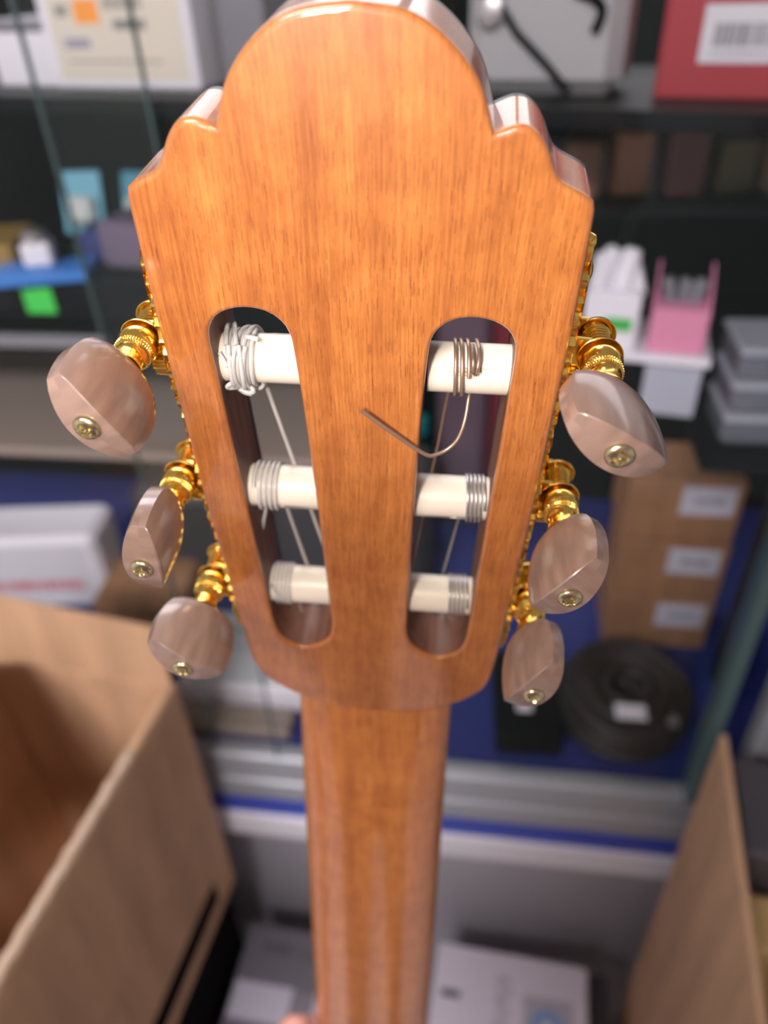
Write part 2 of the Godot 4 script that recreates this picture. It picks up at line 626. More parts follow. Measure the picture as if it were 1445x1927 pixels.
func screw_mesh() -> ArrayMesh:
	var mb := MB.new()
	var rad := 2.45
	var nr := 18
	var na := 48
	var pt := func(i: int, j: int) -> Vector3:
		var r := rad * i / nr
		var a := TAU * j / na
		var x := r * cos(a); var y := r * sin(a)
		var z := 1.25 * sqrt(maxf(0.0, 1.0 - pow(r / (rad * 1.02), 2.6)))
		var cr := 1.35
		var arm := 0.36
		var d := minf(maxf(absf(x) - arm, absf(y) - cr), maxf(absf(y) - arm, absf(x) - cr))
		z -= 0.75 * (1.0 - smoothstep(-0.16, 0.10, d))
		return Vector3(x, y, z + 0.1) * MM
	for i in nr:
		for j in na:
			mb.quad(pt.call(i, j), pt.call(i + 1, j), pt.call(i + 1, j + 1), pt.call(i, j + 1), Vector3(0, 0, 1))
	for j in na:
		var a: Vector3 = pt.call(nr, j)
		var b: Vector3 = pt.call(nr, j + 1)
		mb.quad(a, b, Vector3(b.x, b.y, -0.6 * MM), Vector3(a.x, a.y, -0.6 * MM), a)
	return mb.mesh(35.0)

func build_tuners(guitar: Node3D) -> void:
	var btn := button_mesh()
	var scr := screw_mesh()
	# lathe axis y -> n
	var axis := Transform3D(Basis(Vector3(1, 0, 0), Vector3(0, 0, 1), Vector3(0, -1, 0)), Vector3.ZERO)
	var mm := func(a: Array) -> Array:
		var out := []
		for p in a:
			out.append(Vector2(p[0], p[1]) * MM)
		return out
	var shaft := MB.new()
	shaft.lathe(axis, mm.call([[0, -15.2], [1.6, -15.2], [2.0, -14.8], [2.0, -13.9], [2.3, -13.7], [2.3, -6.6], [2.1, -5.2], [2.4, -5.0], [3.0, -4.7], [3.6, -4.0], [3.95, -3.0], [4.05, -2.2], [3.9, -1.3], [3.5, -0.5], [3.2, -0.2], [3.2, 1.9], [2.9, 2.2], [2.75, 3.2], [2.9, 4.4], [3.25, 5.4], [3.25, 6.0], [0, 6.0]]), 40)
	var shaft_mesh := shaft.mesh(50.0)
	var flange := MB.new()
	flange.lathe(axis, mm.call([[2.0, -6.4], [3.4, -6.1], [4.1, -5.5], [4.35, -4.7], [4.2, -4.6], [3.6, -5.1], [2.4, -5.3]]), 40)
	var flange_mesh := flange.mesh(50.0)
	var collar := MB.new()
	collar.lathe(axis, mm.call([[1.8, -14.3], [3.0, -14.1], [3.75, -13.5], [3.95, -12.6], [3.8, -12.5], [3.0, -13.0], [1.8, -13.2]]), 40)
	var collar_mesh := collar.mesh(50.0)
	var knurl := MB.new()
	knurl.lathe(axis, mm.call([[3.0, -0.25], [3.45, -0.15], [3.6, 0.05], [3.6, 0.45], [3.42, 0.62], [3.42, 0.72], [3.6, 0.9], [3.6, 1.3], [3.4, 1.55], [3.0, 1.65]]), 132, 44, 0.13 * MM, -0.1 * MM, 1.5 * MM)
	var knurl_mesh := knurl.mesh(30.0)
	var worm := MB.new()
	var path := []
	for k in 97:
		var a := TAU * k / 16.0
		path.append(Vector3(cos(a) * 2.45, sin(a) * 2.45, -12.6 + 5.8 * k / 96.0) * MM)
	worm.tube(path, 0.42 * MM, 6)
	var worm_mesh := worm.mesh(50.0)
	# gear wheel, turned about u
	var gear := MB.new()
	var gax := Transform3D(Basis(Vector3(0, 1, 0), Vector3(1, 0, 0), Vector3(0, 0, -1)), Vector3.ZERO)
	gear.lathe(gax, mm.call([[0, -1.6], [4.0, -1.6], [4.2, -1.4], [4.2, 1.4], [4.0, 1.6], [1.9, 1.6], [1.8, 2.3], [1.4, 2.6], [0, 2.6]]), 84, 14, 0.4 * MM, -1.5 * MM, 1.5 * MM)
	var gear_mesh := gear.mesh(30.0)
	# lug that carries the shaft, bent out of the plate
	var spec := [
		[-1, 40.0, -44.0, 38.0, -60.0, 35.0], [-1, 4.1, -42.8, 36.9, -92.5, 0.0], [-1, -31.0, -41.2, 35.5, -36.4, -35.0],
		[1, 40.6, 45.0, 38.0, -30.2, 35.0], [1, 4.5, 43.0, 36.9, -122.8, 0.0], [1, -30.4, 40.6, 35.5, -118.1, -35.0]]
	var words := ["topmost on the left", "middle one on the left", "lowest on the left", "topmost on the right", "middle one on the right", "lowest on the right"]
	var i := 0
	for sp in spec:
		var sg: float = sp[0]
		var t := Node3D.new()
		t.name = "tuning_machine"
		t.set_meta("label", "gold tuning machine with taupe pearl button, " + words[i])
		guitar.add_child(t, true)
		t.position = Vector3(sp[2], sp[1], 0) * MM
		part_mesh(t, "shaft", shaft_mesh, M.gold)
		part_mesh(t, "flange", flange_mesh, M.gold)
		part_mesh(t, "flange", collar_mesh, M.gold)
		part_mesh(t, "knurled_ring", knurl_mesh, M.gold)
		part_mesh(t, "worm_gear", worm_mesh, M.gold)
		for z: float in [-13.6, -5.9]:
			var lug := MB.new()
			var gap: float = absf(sp[2]) - sp[3] - 0.4
			var ol := PackedVector2Array()
			for k in 13:
				var a := -PI / 2 + PI * k / 12.0
				ol.append(Vector2(cos(a) * 3.0, sin(a) * 3.0) * MM)
			ol.append(Vector2(-gap, 3.6) * MM)
			ol.append(Vector2(-gap, -3.6) * MM)
			var tt := Transform3D(Basis(Vector3(sg, 0, 0), Vector3(0, 1, 0), Vector3(0, 0, 1)), Vector3(0, 0, z * MM))
			lug.prism(tt, ol, -0.5 * MM, 0.5 * MM, 0.15 * MM)
			part(t, "lug", lug, M.gold)
		var b := part_mesh(t, "button", btn, M.pearl, Transform3D(Basis(Vector3(0, 0, 1), deg_to_rad(sp[4])), Vector3(0, 0, 5.9 * MM)))
		b.set_meta("label", "taupe pearl tuning button")
		var s := part_mesh(t, "screw", scr, M.nickel, Transform3D(Basis(Vector3(0, 0, 1), 0.5 + i * 0.9), Vector3(0, 0, 23.9 * MM)))
		s.set_meta("label", "pale cross-head screw")
		var g := part_mesh(t, "gear_wheel", gear_mesh, M.gold, Transform3D(Basis(), Vector3(sg * (sp[3] + 3.2) - sp[2], sp[5] - sp[1], -7.7) * MM))
		g.scale = Vector3(sg, 1, 1)
		# the roller crosses the slot and turns with the machine
		var lim := [11.2, 31.0] if absf(sp[5]) < 1.0 else ([13.0, 31.5] if sp[5] > 0.0 else [10.6, 29.0])
		var csg := CSGCombiner3D.new()
		csg.name = "roller"
		csg.set_meta("label", "cream roller across the slot")
		t.add_child(csg, true)
		csg.position = Vector3(sg * (lim[0] + lim[1]) * 0.5 - sp[2], sp[5] - sp[1], -7.7) * MM
		csg.rotation = Vector3(0, 0, PI / 2)
		var cy := CSGCylinder3D.new()
		cy.name = "barrel"
		cy.radius = 5.0 * MM; cy.height = (lim[1] - lim[0] + 0.6) * MM; cy.sides = 56
		cy.material = M.bone
		csg.add_child(cy)
		var ho := CSGCylinder3D.new()
		ho.name = "string_hole"
		ho.operation = CSGShape3D.OPERATION_SUBTRACTION
		ho.radius = 1.05 * MM; ho.height = 14.0 * MM; ho.sides = 20
		ho.material = M.bone
		csg.add_child(ho)
		# hole directions as they have come to rest; local y runs along -u
		var hole_u: float = [-20.0, -20.2, -19.0, 22.2, 19.9, 17.5][i]
		var tip: float = [118.0, -36.0, 136.0, 22.0, -36.0, 136.0][i]
		ho.position = Vector3(0, -(hole_u - sg * (lim[0] + lim[1]) * 0.5) * MM, 0)
		# local x points to +v, local z to n: the hole looks towards the angle tip above n
		ho.rotation = Vector3(PI / 2, 0, 0)
		ho.basis = Basis(Vector3(0, 1, 0), deg_to_rad(tip)) * Basis(Vector3(1, 0, 0), PI / 2)
		i += 1
	# side plates, cut to an ornamental outline in v and n
	for sg: float in [-1.0, 1.0]:
		var pl := MB.new()
		var up := PackedVector2Array()
		var dn := PackedVector2Array()
		var k := 0
		var vv := 62.0
		while vv > -53.0:
			var near := 99.0
			for tv: float in [38.0, 2.0, -34.0]:
				near = minf(near, absf(vv - tv))
			var hw := 4.9 + 1.2 * (1.0 - smoothstep(7.0, 14.0, near))
			hw += 0.55 * sin(vv * 1.7) + 0.25 * sin(vv * 3.1)
			if vv > 58.0 or vv < -49.5:
				hw *= 0.62
			up.append(Vector2(vv, hw) * MM)
			dn.append(Vector2(vv, -hw) * MM)
			vv -= 0.6
			k += 1
		dn.reverse()
		up.append_array(dn)
		# the plate lies along the side, which leans in towards the nut
		var p0 := Vector3(sg * 38.35, 60, -7.7) * MM
		var p1 := Vector3(sg * 34.9, -46, -7.7) * MM
		var ex := (p0 - p1).normalized()
		var ez := Vector3(0, 0, 1)
		var eo := ez.cross(ex).normalized()
		if eo.x * sg < 0.0:
			eo = -eo
		var base := p0 - ex * 60.0 * MM
		pl.prism(Transform3D(Basis(ex, ez, eo), base + eo * 0.12 * MM), up, 0.0, 1.5 * MM, 0.3 * MM)
		var plate := part(guitar, "tuner_plate", pl, M.gold, Transform3D(), 30.0)
		plate.set_meta("label", "long ornamental gold plate along the left edge" if sg < 0.0 else "long ornamental gold plate along the right edge")
		for sv: float in [56.5, 17.5, -17.5, -44.5]:
			var dome := MB.new()
			var tt := Transform3D(Basis(ex, eo, ex.cross(eo)), base + ex * sv * MM + eo * 1.3 * MM)
			dome.lathe(tt, mm.call([[2.3, 0], [2.2, 0.5], [1.8, 1.0], [1.1, 1.35], [0, 1.45]]), 24)
			part(plate, "plate_screw", dome, M.gold, Transform3D(), 50.0)
		for sv: float in [61.8, 52.5, -49.2, -52.6]:
			var bead := MB.new()
			var tt := Transform3D(Basis(ex, eo, ex.cross(eo)), base + ex * sv * MM + eo * 0.9 * MM)
			bead.lathe(tt, mm.call([[0, -1.6], [1.2, -1.1], [1.6, 0], [1.2, 1.1], [0, 1.6]]), 20)
			part(plate, "bead", bead, M.gold, Transform3D(), 60.0)

func helix(u0: float, u1: float, v: float, r: float, turns: float, a0: float, tilt := 0.0) -> Array:
	# round a roller: angle 0 looks towards n, angle 90 towards +v
	var out := []
	var n := int(turns * 28.0)
	for k in n + 1:
		var f := float(k) / n
		var a := a0 + TAU * turns * f
		out.append(Vector3(lerpf(u0, u1, f) + tilt * cos(a), v + r * sin(a), -7.7 + r * cos(a)) * MM)
	return out

func smooth_path(pts: Array, per := 10) -> Array:
	var out := []
	for i in pts.size() - 1:
		var p0: Vector3 = pts[maxi(i - 1, 0)]
		var p1: Vector3 = pts[i]
		var p2: Vector3 = pts[i + 1]
		var p3: Vector3 = pts[mini(i + 2, pts.size() - 1)]
		for k in per:
			out.append(p1.cubic_interpolate(p2, p0, p3, float(k) / per))
	out.append(pts[-1])
	return out

func mm3(a: Array) -> Array:
	var out := []
	for p in a:
		out.append(Vector3(p[0], p[1], p[2]) * MM)
	return out

func build_strings(guitar: Node3D) -> void:
	var far := neck_point(0, 450, -12.0)
	# [u of wraps from, to, roller v, turns, radius, nut u, material, label]
	var S := [
		[-26.9, -22.2, 35.0, 5.0, 0.5, -4.3, M.nylon, "clear nylon string wound untidily on the topmost left roller"],
		[-26.2, -21.2, 0.0, 4.0, 0.48, -12.6, M.nylon, "clear nylon string wound on the middle left roller"],
		[-25.6, -21.2, -35.0, 4.0, 0.38, -20.6, M.nylon, "clear nylon string wound on the lowest left roller"],
		[20.5, 17.9, 35.0, 2.0, 0.42, 4.3, M.bronze, "brownish wound string with a loose end on the topmost right roller"],
		[26.5, 22.7, 0.0, 4.0, 0.36, 12.6, M.silver, "silvery wound string on the middle right roller"],
		[25.0, 20.6, -35.0, 4.0, 0.36, 20.6, M.silver, "silvery wound string on the lowest right roller"]]
	for s in S:
		var rr: float = 5.0 + s[4] * 0.96
		var pts := helix(s[0], s[1], s[2], rr, s[3], 0.6 if s[5] < 0.0 else 0.2, 0.25)
		# leaves the roller on its front side and runs to the nut
		var last := helix(s[1], s[1] + (0.4 if s[5] < 0 else -0.4), s[2], rr, 0.62, (0.6 if s[5] < 0.0 else 0.2), 0.25)
		pts.append_array(last.slice(1))
		var e: Vector3 = pts[-1]
		var nut := neck_point(s[5], 9, -10.8)
		for k in range(1, 13):
			pts.append(e.lerp(nut, k / 12.0))
		for k in range(1, 7):
			pts.append(nut.lerp(far + Vector3(s[5] * 1.1 * MM, 0, 0), k / 6.0))
		var mb := MB.new()
		mb.tube(pts, s[4] * MM, 8)
		var o := part(guitar, "string", mb, s[6], Transform3D(), 60.0)
		o.set_meta("label", s[7])
		if s[2] == 35.0 and s[5] < 0.0:
			# crossed turns and a knot of ends under the roller
			for q in [[-27.6, 1.2, 6.4], [-24.6, -1.3, 6.2], [-25.9, 1.9, 6.7], [-23.0, -0.8, 6.3]]:
				var ring := MB.new()
				var pr := helix(q[0], q[0] + 0.4, 35.0, q[2] - 0.2, 1.0, 0.9, q[1])
				ring.tube(pr, 0.5 * MM, 8)
				part(o, "crossed_turn", ring, M.nylon, Transform3D(), 60.0)
			for q in [[-25.6, 30.0, -4.3, 1.5], [-23.6, 29.6, -4.9, 1.3], [-24.4, 29.3, -3.5, 1.2], [-22.4, 30.1, -6.0, 1.4], [-26.4, 31.2, -3.0, 1.2], [-23.4, 30.4, -3.2, 1.1]]:
				var lp := []
				for k in 17:
					var a := TAU * k / 16.0
					lp.append(Vector3(q[0] + q[3] * cos(a), q[1] + q[3] * 0.6 * sin(a), q[2] + q[3] * 0.7 * sin(a + q[0])) * MM)
				var kn := MB.new()
				kn.tube(lp, 0.45 * MM, 8)
				part(o, "knot_loop", kn, M.nylon, Transform3D(), 60.0)
			var tail := MB.new()
			tail.tube(smooth_path(mm3([[-24.2, 40.2, -7.0], [-22.6, 41.0, -5.5], [-20.6, 40.9, -5.0]])), 0.5 * MM, 8)
			part(o, "string_end", tail, M.nylon, Transform3D(), 60.0)
			var tail2 := MB.new()
			tail2.tube(mm3([[-26.6, 36.5, -1.5], [-28.3, 38.6, -3.2]]), 0.42 * MM, 8)
			part(o, "string_end", tail2, M.nylon, Transform3D(), 60.0)
		elif s[2] == 0.0 and s[5] < 0.0:
			var tail := MB.new()
			tail.tube(smooth_path(mm3([[-24.2, -3.6, -10.6], [-25.6, -8.5, -9.2], [-27.6, -17.0, -7.4], [-28.6, -20.6, -6.6]])), 0.45 * MM, 8)
			part(o, "string_end", tail, M.nylon, Transform3D(), 60.0)
		elif s[2] == -35.0 and s[5] < 0.0:
			var tail := MB.new()
			tail.tube(smooth_path(mm3([[-21.0, -38.4, -3.6], [-23.6, -34.4, -1.9], [-26.0, -30.6, -3.2]])), 0.36 * MM, 8)
			part(o, "string_end", tail, M.nylon, Transform3D(), 60.0)
		elif s[2] == 35.0:
			# out of the hole, over the roller, then the long bent end that stands clear of the wood
			var lp := MB.new()
			lp.tube(smooth_path(mm3([[22.2, 36.2, -5.0], [22.2, 37.2, -3.0], [22.3, 38.6, -2.7], [22.4, 40.0, -4.3], [22.2, 40.5, -7.0], [21.7, 39.0, -11.6], [21.4, 35.0, -13.2], [21.3, 31.2, -10.6], [21.2, 30.3, -6.4], [20.7, 26.0, -2.9], [19.6, 22.4, -1.2], [17.8, 20.2, -0.4], [15.4, 19.2, 0.6], [13.0, 19.7, 1.4], [6.5, 25.1, 2.0], [0.15, 30.6, 2.3]]), 8), 0.42 * MM, 8)
			var loose := part(o, "string_end", lp, M.bronze, Transform3D(), 60.0)
			loose.set_meta("label", "loose bent string end lying over the wood")
			var lp2 := MB.new()
			lp2.tube(smooth_path(mm3([[21.4, 36.6, -5.4], [21.4, 37.6, -2.8], [21.3, 39.6, -3.4], [21.0, 40.4, -7.4]]), 8), 0.42 * MM, 8)
			part(o, "string_end", lp2, M.bronze, Transform3D(), 60.0)

func build_guitar() -> Node3D:
	var b := Basis(Vector3(0.9984, -0.0436, -0.0372), Vector3(0.0478, 0.9912, 0.1232), Vector3(0.0315, -0.1248, 0.9917)).orthonormalized()
	var g := thing("guitar", "classical guitar seen from behind, glossy orange-brown slotted headstock with gold tuners", "guitar", Transform3D(b, Vector3(-0.0264, 1.3482, -0.1343)))
	build_headstock(g)
	build_neck(g)
	build_tuners(g)
	build_strings(g)
	return g

# ------------------------------------------------------------------ hand (smooth union of tapered capsules, meshed as surface nets)
func capsule(p: Vector3, c: Array) -> float:
	var a: Vector3 = c[0]
	var b: Vector3 = c[1]
	var ab := b - a
	var t := clampf((p - a).dot(ab) / ab.length_squared(), 0.0, 1.0)
	return p.distance_to(a + ab * t) - lerpf(c[2], c[3], t)

func nets(bones: Array, lo: Vector3, hi: Vector3, cell: float, k: float) -> MB:
	var n := Vector3i(((hi - lo) / cell).ceil())
	var val := PackedFloat32Array()
	val.resize((n.x + 1) * (n.y + 1) * (n.z + 1))
	var sx := 1
	var sy := n.x + 1
	var sz := (n.x + 1) * (n.y + 1)
	for z in n.z + 1:
		for y in n.y + 1:
			for x in n.x + 1:
				var p := lo + Vector3(x, y, z) * cell
				var d := 1e3
				for c in bones:
					var e := capsule(p, c)
					if e < d + k:
						var h := maxf(k - absf(d - e), 0.0) / k
						d = minf(d, e) - h * h * k * 0.25
				val[x * sx + y * sy + z * sz] = d
	var at := {}
	for z in n.z:
		for y in n.y:
			for x in n.x:
				var b := x + y * sy + z * sz
				var sum := Vector3.ZERO
				var cnt := 0
				for e in [[0, 1], [0, 2], [0, 4], [1, 3], [1, 5], [2, 3], [2, 6], [3, 7], [4, 5], [4, 6], [5, 7], [6, 7]]:
					var i0: int = e[0]
					var i1: int = e[1]
					var f0 := val[b + (i0 & 1) + ((i0 >> 1) & 1) * sy + ((i0 >> 2) & 1) * sz]
					var f1 := val[b + (i1 & 1) + ((i1 >> 1) & 1) * sy + ((i1 >> 2) & 1) * sz]
					if (f0 < 0.0) != (f1 < 0.0):
						var t := f0 / (f0 - f1)
						var q0 := Vector3(i0 & 1, (i0 >> 1) & 1, (i0 >> 2) & 1)
						var q1 := Vector3(i1 & 1, (i1 >> 1) & 1, (i1 >> 2) & 1)
						sum += q0.lerp(q1, t)
						cnt += 1
				if cnt:
					at[Vector3i(x, y, z)] = lo + (Vector3(x, y, z) + sum / cnt) * cell
	var mb := MB.new()
	for key in at:
		var b: int = key.x + key.y * sy + key.z * sz
		for ax in 3:
			var u := (ax + 1) % 3
			var w := (ax + 2) % 3
			var step: int = [sx, sy, sz][ax]
			if (val[b] < 0.0) == (val[b + step] < 0.0):
				continue
			var du := Vector3i.ZERO
			du[u] = 1
			var dw := Vector3i.ZERO
			dw[w] = 1
			if not (at.has(key - du) and at.has(key - dw) and at.has(key - du - dw)):
				continue
			var hint := Vector3.ZERO
			hint[ax] = 1.0 if val[b] < 0.0 else -1.0
			mb.quad(at[key], at[key - du], at[key - du - dw], at[key - dw], hint)
	return mb

func nets_of(bones: Array, cell: float, k: float) -> MB:
	var lo := Vector3(1e3, 1e3, 1e3)
	var hi := -lo
	for c in bones:
		for q in 2:
			var r: float = c[2 + q]
			lo = lo.min(c[q] - Vector3.ONE * (r + k * 0.5 + cell * 2.0))
			hi = hi.max(c[q] + Vector3.ONE * (r + k * 0.5 + cell * 2.0))
	return nets(bones, lo, hi, cell, k)

func build_person(at: Transform3D) -> void:
	# in mm along the neck: (u, s, b)
	var P := func(u: float, s: float, b: float) -> Vector3:
		return neck_point(u, s, b)
	var bones := []
	var add := func(a: Vector3, b: Vector3, ra: float, rb: float) -> void:
		bones.append([a, b, ra * MM, rb * MM])
	# thumb along the left edge of the neck, tip up
	add.call(P.call(-36, 243, 4), P.call(-39, 268, 5), 8.6, 10.0)
	add.call(P.call(-39, 268, 5), P.call(-46, 302, 2), 10.0, 12.5)
	add.call(P.call(-46, 302, 2), P.call(-56, 342, 4), 12.5, 15.0)
	# palm to the left of the neck
	add.call(P.call(-44, 300, -14), P.call(-58, 350, 4), 11.5, 16.0)
	add.call(P.call(-44, 320, -16), P.call(-60, 356, 2), 11.5, 16.0)
	add.call(P.call(-44, 340, -16), P.call(-62, 362, 0), 11.0, 16.0)
	add.call(P.call(-44, 358, -14), P.call(-64, 370, 0), 10.5, 15.0)
	add.call(P.call(-58, 346, 4), P.call(-74, 392, 14), 18.0, 21.0)
	# four fingers closed round the fretboard side, tips coming back at the right edge
	for f in 4:
		var s: float = [292.0, 312.0, 332.0, 350.0][f]
		var r: float = [8.4, 8.8, 8.4, 7.4][f]
		var reach: float = [0.0, 3.0, 1.0, -5.0][f]
		add.call(P.call(-42, s + 8, -16), P.call(-16, s, -19.5), r + 1.4, r + 0.6)
		add.call(P.call(-16, s, -19.5), P.call(20 + reach, s - 1, -19.0), r + 0.6, r)
		add.call(P.call(20 + reach, s - 1, -19.0), P.call(35.5, s, -4 + reach), r, r - 1.0)
	# wrist and forearm towards the viewer
	var elbow := Vector3(-0.30, 1.0, 0.10)
	add.call(P.call(-74, 392, 14), at.affine_inverse() * elbow, 22.0, 40.0)
	var mb := nets_of(bones, 0.0045, 0.008)
	var o := thing("person", "photographer in mauve shirt, one bare fingertip showing beside the guitar neck", "person")
	part(o, "hand", mb, M.skin, at, 70.0)
	# right forearm and hand holding the phone
	bones.clear()
	var w := func(x: float, y: float, z: float) -> Vector3:
		return Vector3(x, y, z)
	add.call(w.call(0.20, 1.12, 0.14), w.call(0.068, 1.375, 0.045), 40, 25)
	add.call(w.call(0.068, 1.375, 0.045), w.call(0.045, 1.435, 0.032), 24, 22)
	for f in 4:
		add.call(w.call(0.045, 1.400 + 0.017 * f, 0.034), w.call(0.036, 1.402 + 0.018 * f, 0.012), 9.0, 8.6)
		add.call(w.call(0.036, 1.402 + 0.018 * f, 0.012), w.call(0.018, 1.402 + 0.018 * f, 0.020 + 0.012 * (f / 3.0)), 8.4, 7.2)
	add.call(w.call(0.046, 1.400, 0.040), w.call(0.028, 1.425, 0.042), 11, 9)
	part(o, "hand", nets_of(bones, 0.006, 0.008), M.skin, Transform3D(), 70.0)
	# head and neck
	bones.clear()
	add.call(w.call(-0.06, 1.595, 0.30), w.call(-0.06, 1.555, 0.265), 88, 72)
	add.call(w.call(-0.06, 1.555, 0.255), w.call(-0.06, 1.500, 0.232), 62, 44)
	add.call(w.call(-0.06, 1.545, 0.29), w.call(-0.06, 1.40, 0.33), 58, 64)
	add.call(w.call(-0.06, 1.580, 0.205), w.call(-0.06, 1.545, 0.185), 9, 13)
	for sx: float in [-1.0, 1.0]:
		add.call(w.call(-0.06 + 0.084 * sx, 1.585, 0.30), w.call(-0.06 + 0.086 * sx, 1.555, 0.295), 12, 9)
	var head := part(o, "head", nets_of(bones, 0.008, 0.012), M.skin, Transform3D(), 70.0)
	for sx: float in [-1.0, 1.0]:
		var eye := MB.new()
		eye.lathe(Transform3D(Basis(), Vector3(-0.06 + 0.032 * sx, 1.583, 0.207)), [Vector2(0, -0.008), Vector2(0.009, -0.005), Vector2(0.012, 0), Vector2(0.009, 0.005), Vector2(0, 0.008)], 16)
		part(head, "eye", eye, M.white, Transform3D(), 60.0)
	var lips := MB.new()
	lips.tube(smooth_path([Vector3(-0.084, 1.510, 0.196), Vector3(-0.06, 1.513, 0.184), Vector3(-0.036, 1.510, 0.196)], 6), 0.006, 8)
	part(head, "mouth", lips, mat(rgb(176, 100, 96), 0.5), Transform3D(), 60.0)
	bones.clear()
	add.call(w.call(-0.06, 1.630, 0.325), w.call(-0.06, 1.645, 0.285), 84, 70)
	add.call(w.call(-0.06, 1.615, 0.345), w.call(-0.06, 1.535, 0.355), 72, 52)
	part(o, "hair", nets_of(bones, 0.012, 0.02), mat(rgb(48, 36, 30), 0.6), Transform3D(), 70.0)
	# shirt with short sleeves, trousers, shoes
	bones.clear()
	add.call(w.call(-0.20, 1.37, 0.335), w.call(0.08, 1.37, 0.335), 62, 62)
	for sx: float in [-1.0, 1.0]:
		add.call(w.call(-0.06 + 0.09 * sx, 1.33, 0.335), w.call(-0.06 + 0.06 * sx, 0.96, 0.35), 108, 112)
	add.call(w.call(-0.22, 1.365, 0.33), w.call(-0.29, 1.08, 0.17), 62, 52)
	add.call(w.call(0.10, 1.365, 0.33), w.call(0.185, 1.17, 0.185), 62, 52)
	part(o, "shirt", nets_of(bones, 0.016, 0.03), mat(rgb(150, 122, 128), 0.8), Transform3D(), 70.0)
	bones.clear()
	for sx: float in [-1.0, 1.0]:
		add.call(w.call(-0.06 + 0.07 * sx, 0.94, 0.35), w.call(-0.06 + 0.10 * sx, 0.50, 0.34), 104, 72)
		add.call(w.call(-0.06 + 0.10 * sx, 0.50, 0.34), w.call(-0.06 + 0.11 * sx, 0.12, 0.38), 70, 58)
	part(o, "trousers", nets_of(bones, 0.016, 0.03), mat(rgb(70, 66, 78), 0.85), Transform3D(), 70.0)
	for sx: float in [-1.0, 1.0]:
		bones.clear()
		add.call(w.call(-0.06 + 0.11 * sx, 0.045, 0.40), w.call(-0.06 + 0.125 * sx, 0.036, 0.22), 44, 35)
		add.call(w.call(-0.06 + 0.11 * sx, 0.06, 0.385), w.call(-0.06 + 0.11 * sx, 0.12, 0.38), 46, 50)
		part(o, "shoe", nets_of(bones, 0.012, 0.02), M.black_matt, Transform3D(), 70.0)

# ------------------------------------------------------------------ shop
func slab(parent: Node, called: String, size: Vector3, centre: Vector3, m: Material, ch := 0.0) -> MeshInstance3D:
	var mb := MB.new()
	mb.box(Transform3D(), size, ch)
	return part(parent, called, mb, m, Transform3D(Basis(), centre), 20.0)

func print_label(parent: Node, called: String, size: Vector2, at: Transform3D, im: Image, rough := 0.5) -> MeshInstance3D:
	var q := QuadMesh.new()
	q.size = size
	var m := mat(Color.WHITE, rough)
	m.albedo_texture = ImageTexture.create_from_image(im)
	return part_mesh(parent, called, q, m, at)

func sheet(w: int, h: int, c: Color) -> Image:
	var im := Image.create(w, h, false, Image.FORMAT_RGB8)
	im.fill(c)
	return im

func bars(im: Image, r: Rect2i, c: Color, seed_: int) -> void:
	# a run of printed strokes too blurred to read
	var rng := RandomNumberGenerator.new()
	rng.seed = seed_
	var x := r.position.x
	while x < r.end.x:
		var w := rng.randi_range(2, 5)
		im.fill_rect(Rect2i(x, r.position.y, mini(w, r.end.x - x), r.size.y), c)
		x += w + rng.randi_range(1, 4)

func build_room() -> void:
	var wall := mat(rgb(196, 194, 192), 0.8)
	structure("floor", Vector3(5.2, 0.1, 8.2), Vector3(0, -0.05, -1.3), mat(rgb(156, 150, 152), 0.5), "pale shop floor under the boxes", "floor")
	structure("ceiling", Vector3(5.2, 0.1, 8.2), Vector3(0, 2.75, -1.3), mat(rgb(226, 224, 222), 0.9), "pale ceiling of the shop above the frame", "ceiling")
	structure("wall_back", Vector3(5.2, 2.8, 0.1), Vector3(0, 1.35, -5.35), wall, "pale wall behind the showcase", "wall")
	structure("wall_front", Vector3(5.2, 2.8, 0.1), Vector3(0, 1.35, 2.75), wall, "pale wall behind the viewer", "wall")
	structure("wall_left", Vector3(0.1, 2.8, 8.2), Vector3(-2.55, 1.35, -1.3), wall, "pale side wall on the left", "wall")
	structure("wall_right", Vector3(0.1, 2.8, 8.2), Vector3(2.55, 1.35, -1.3), wall, "pale side wall on the right", "wall")

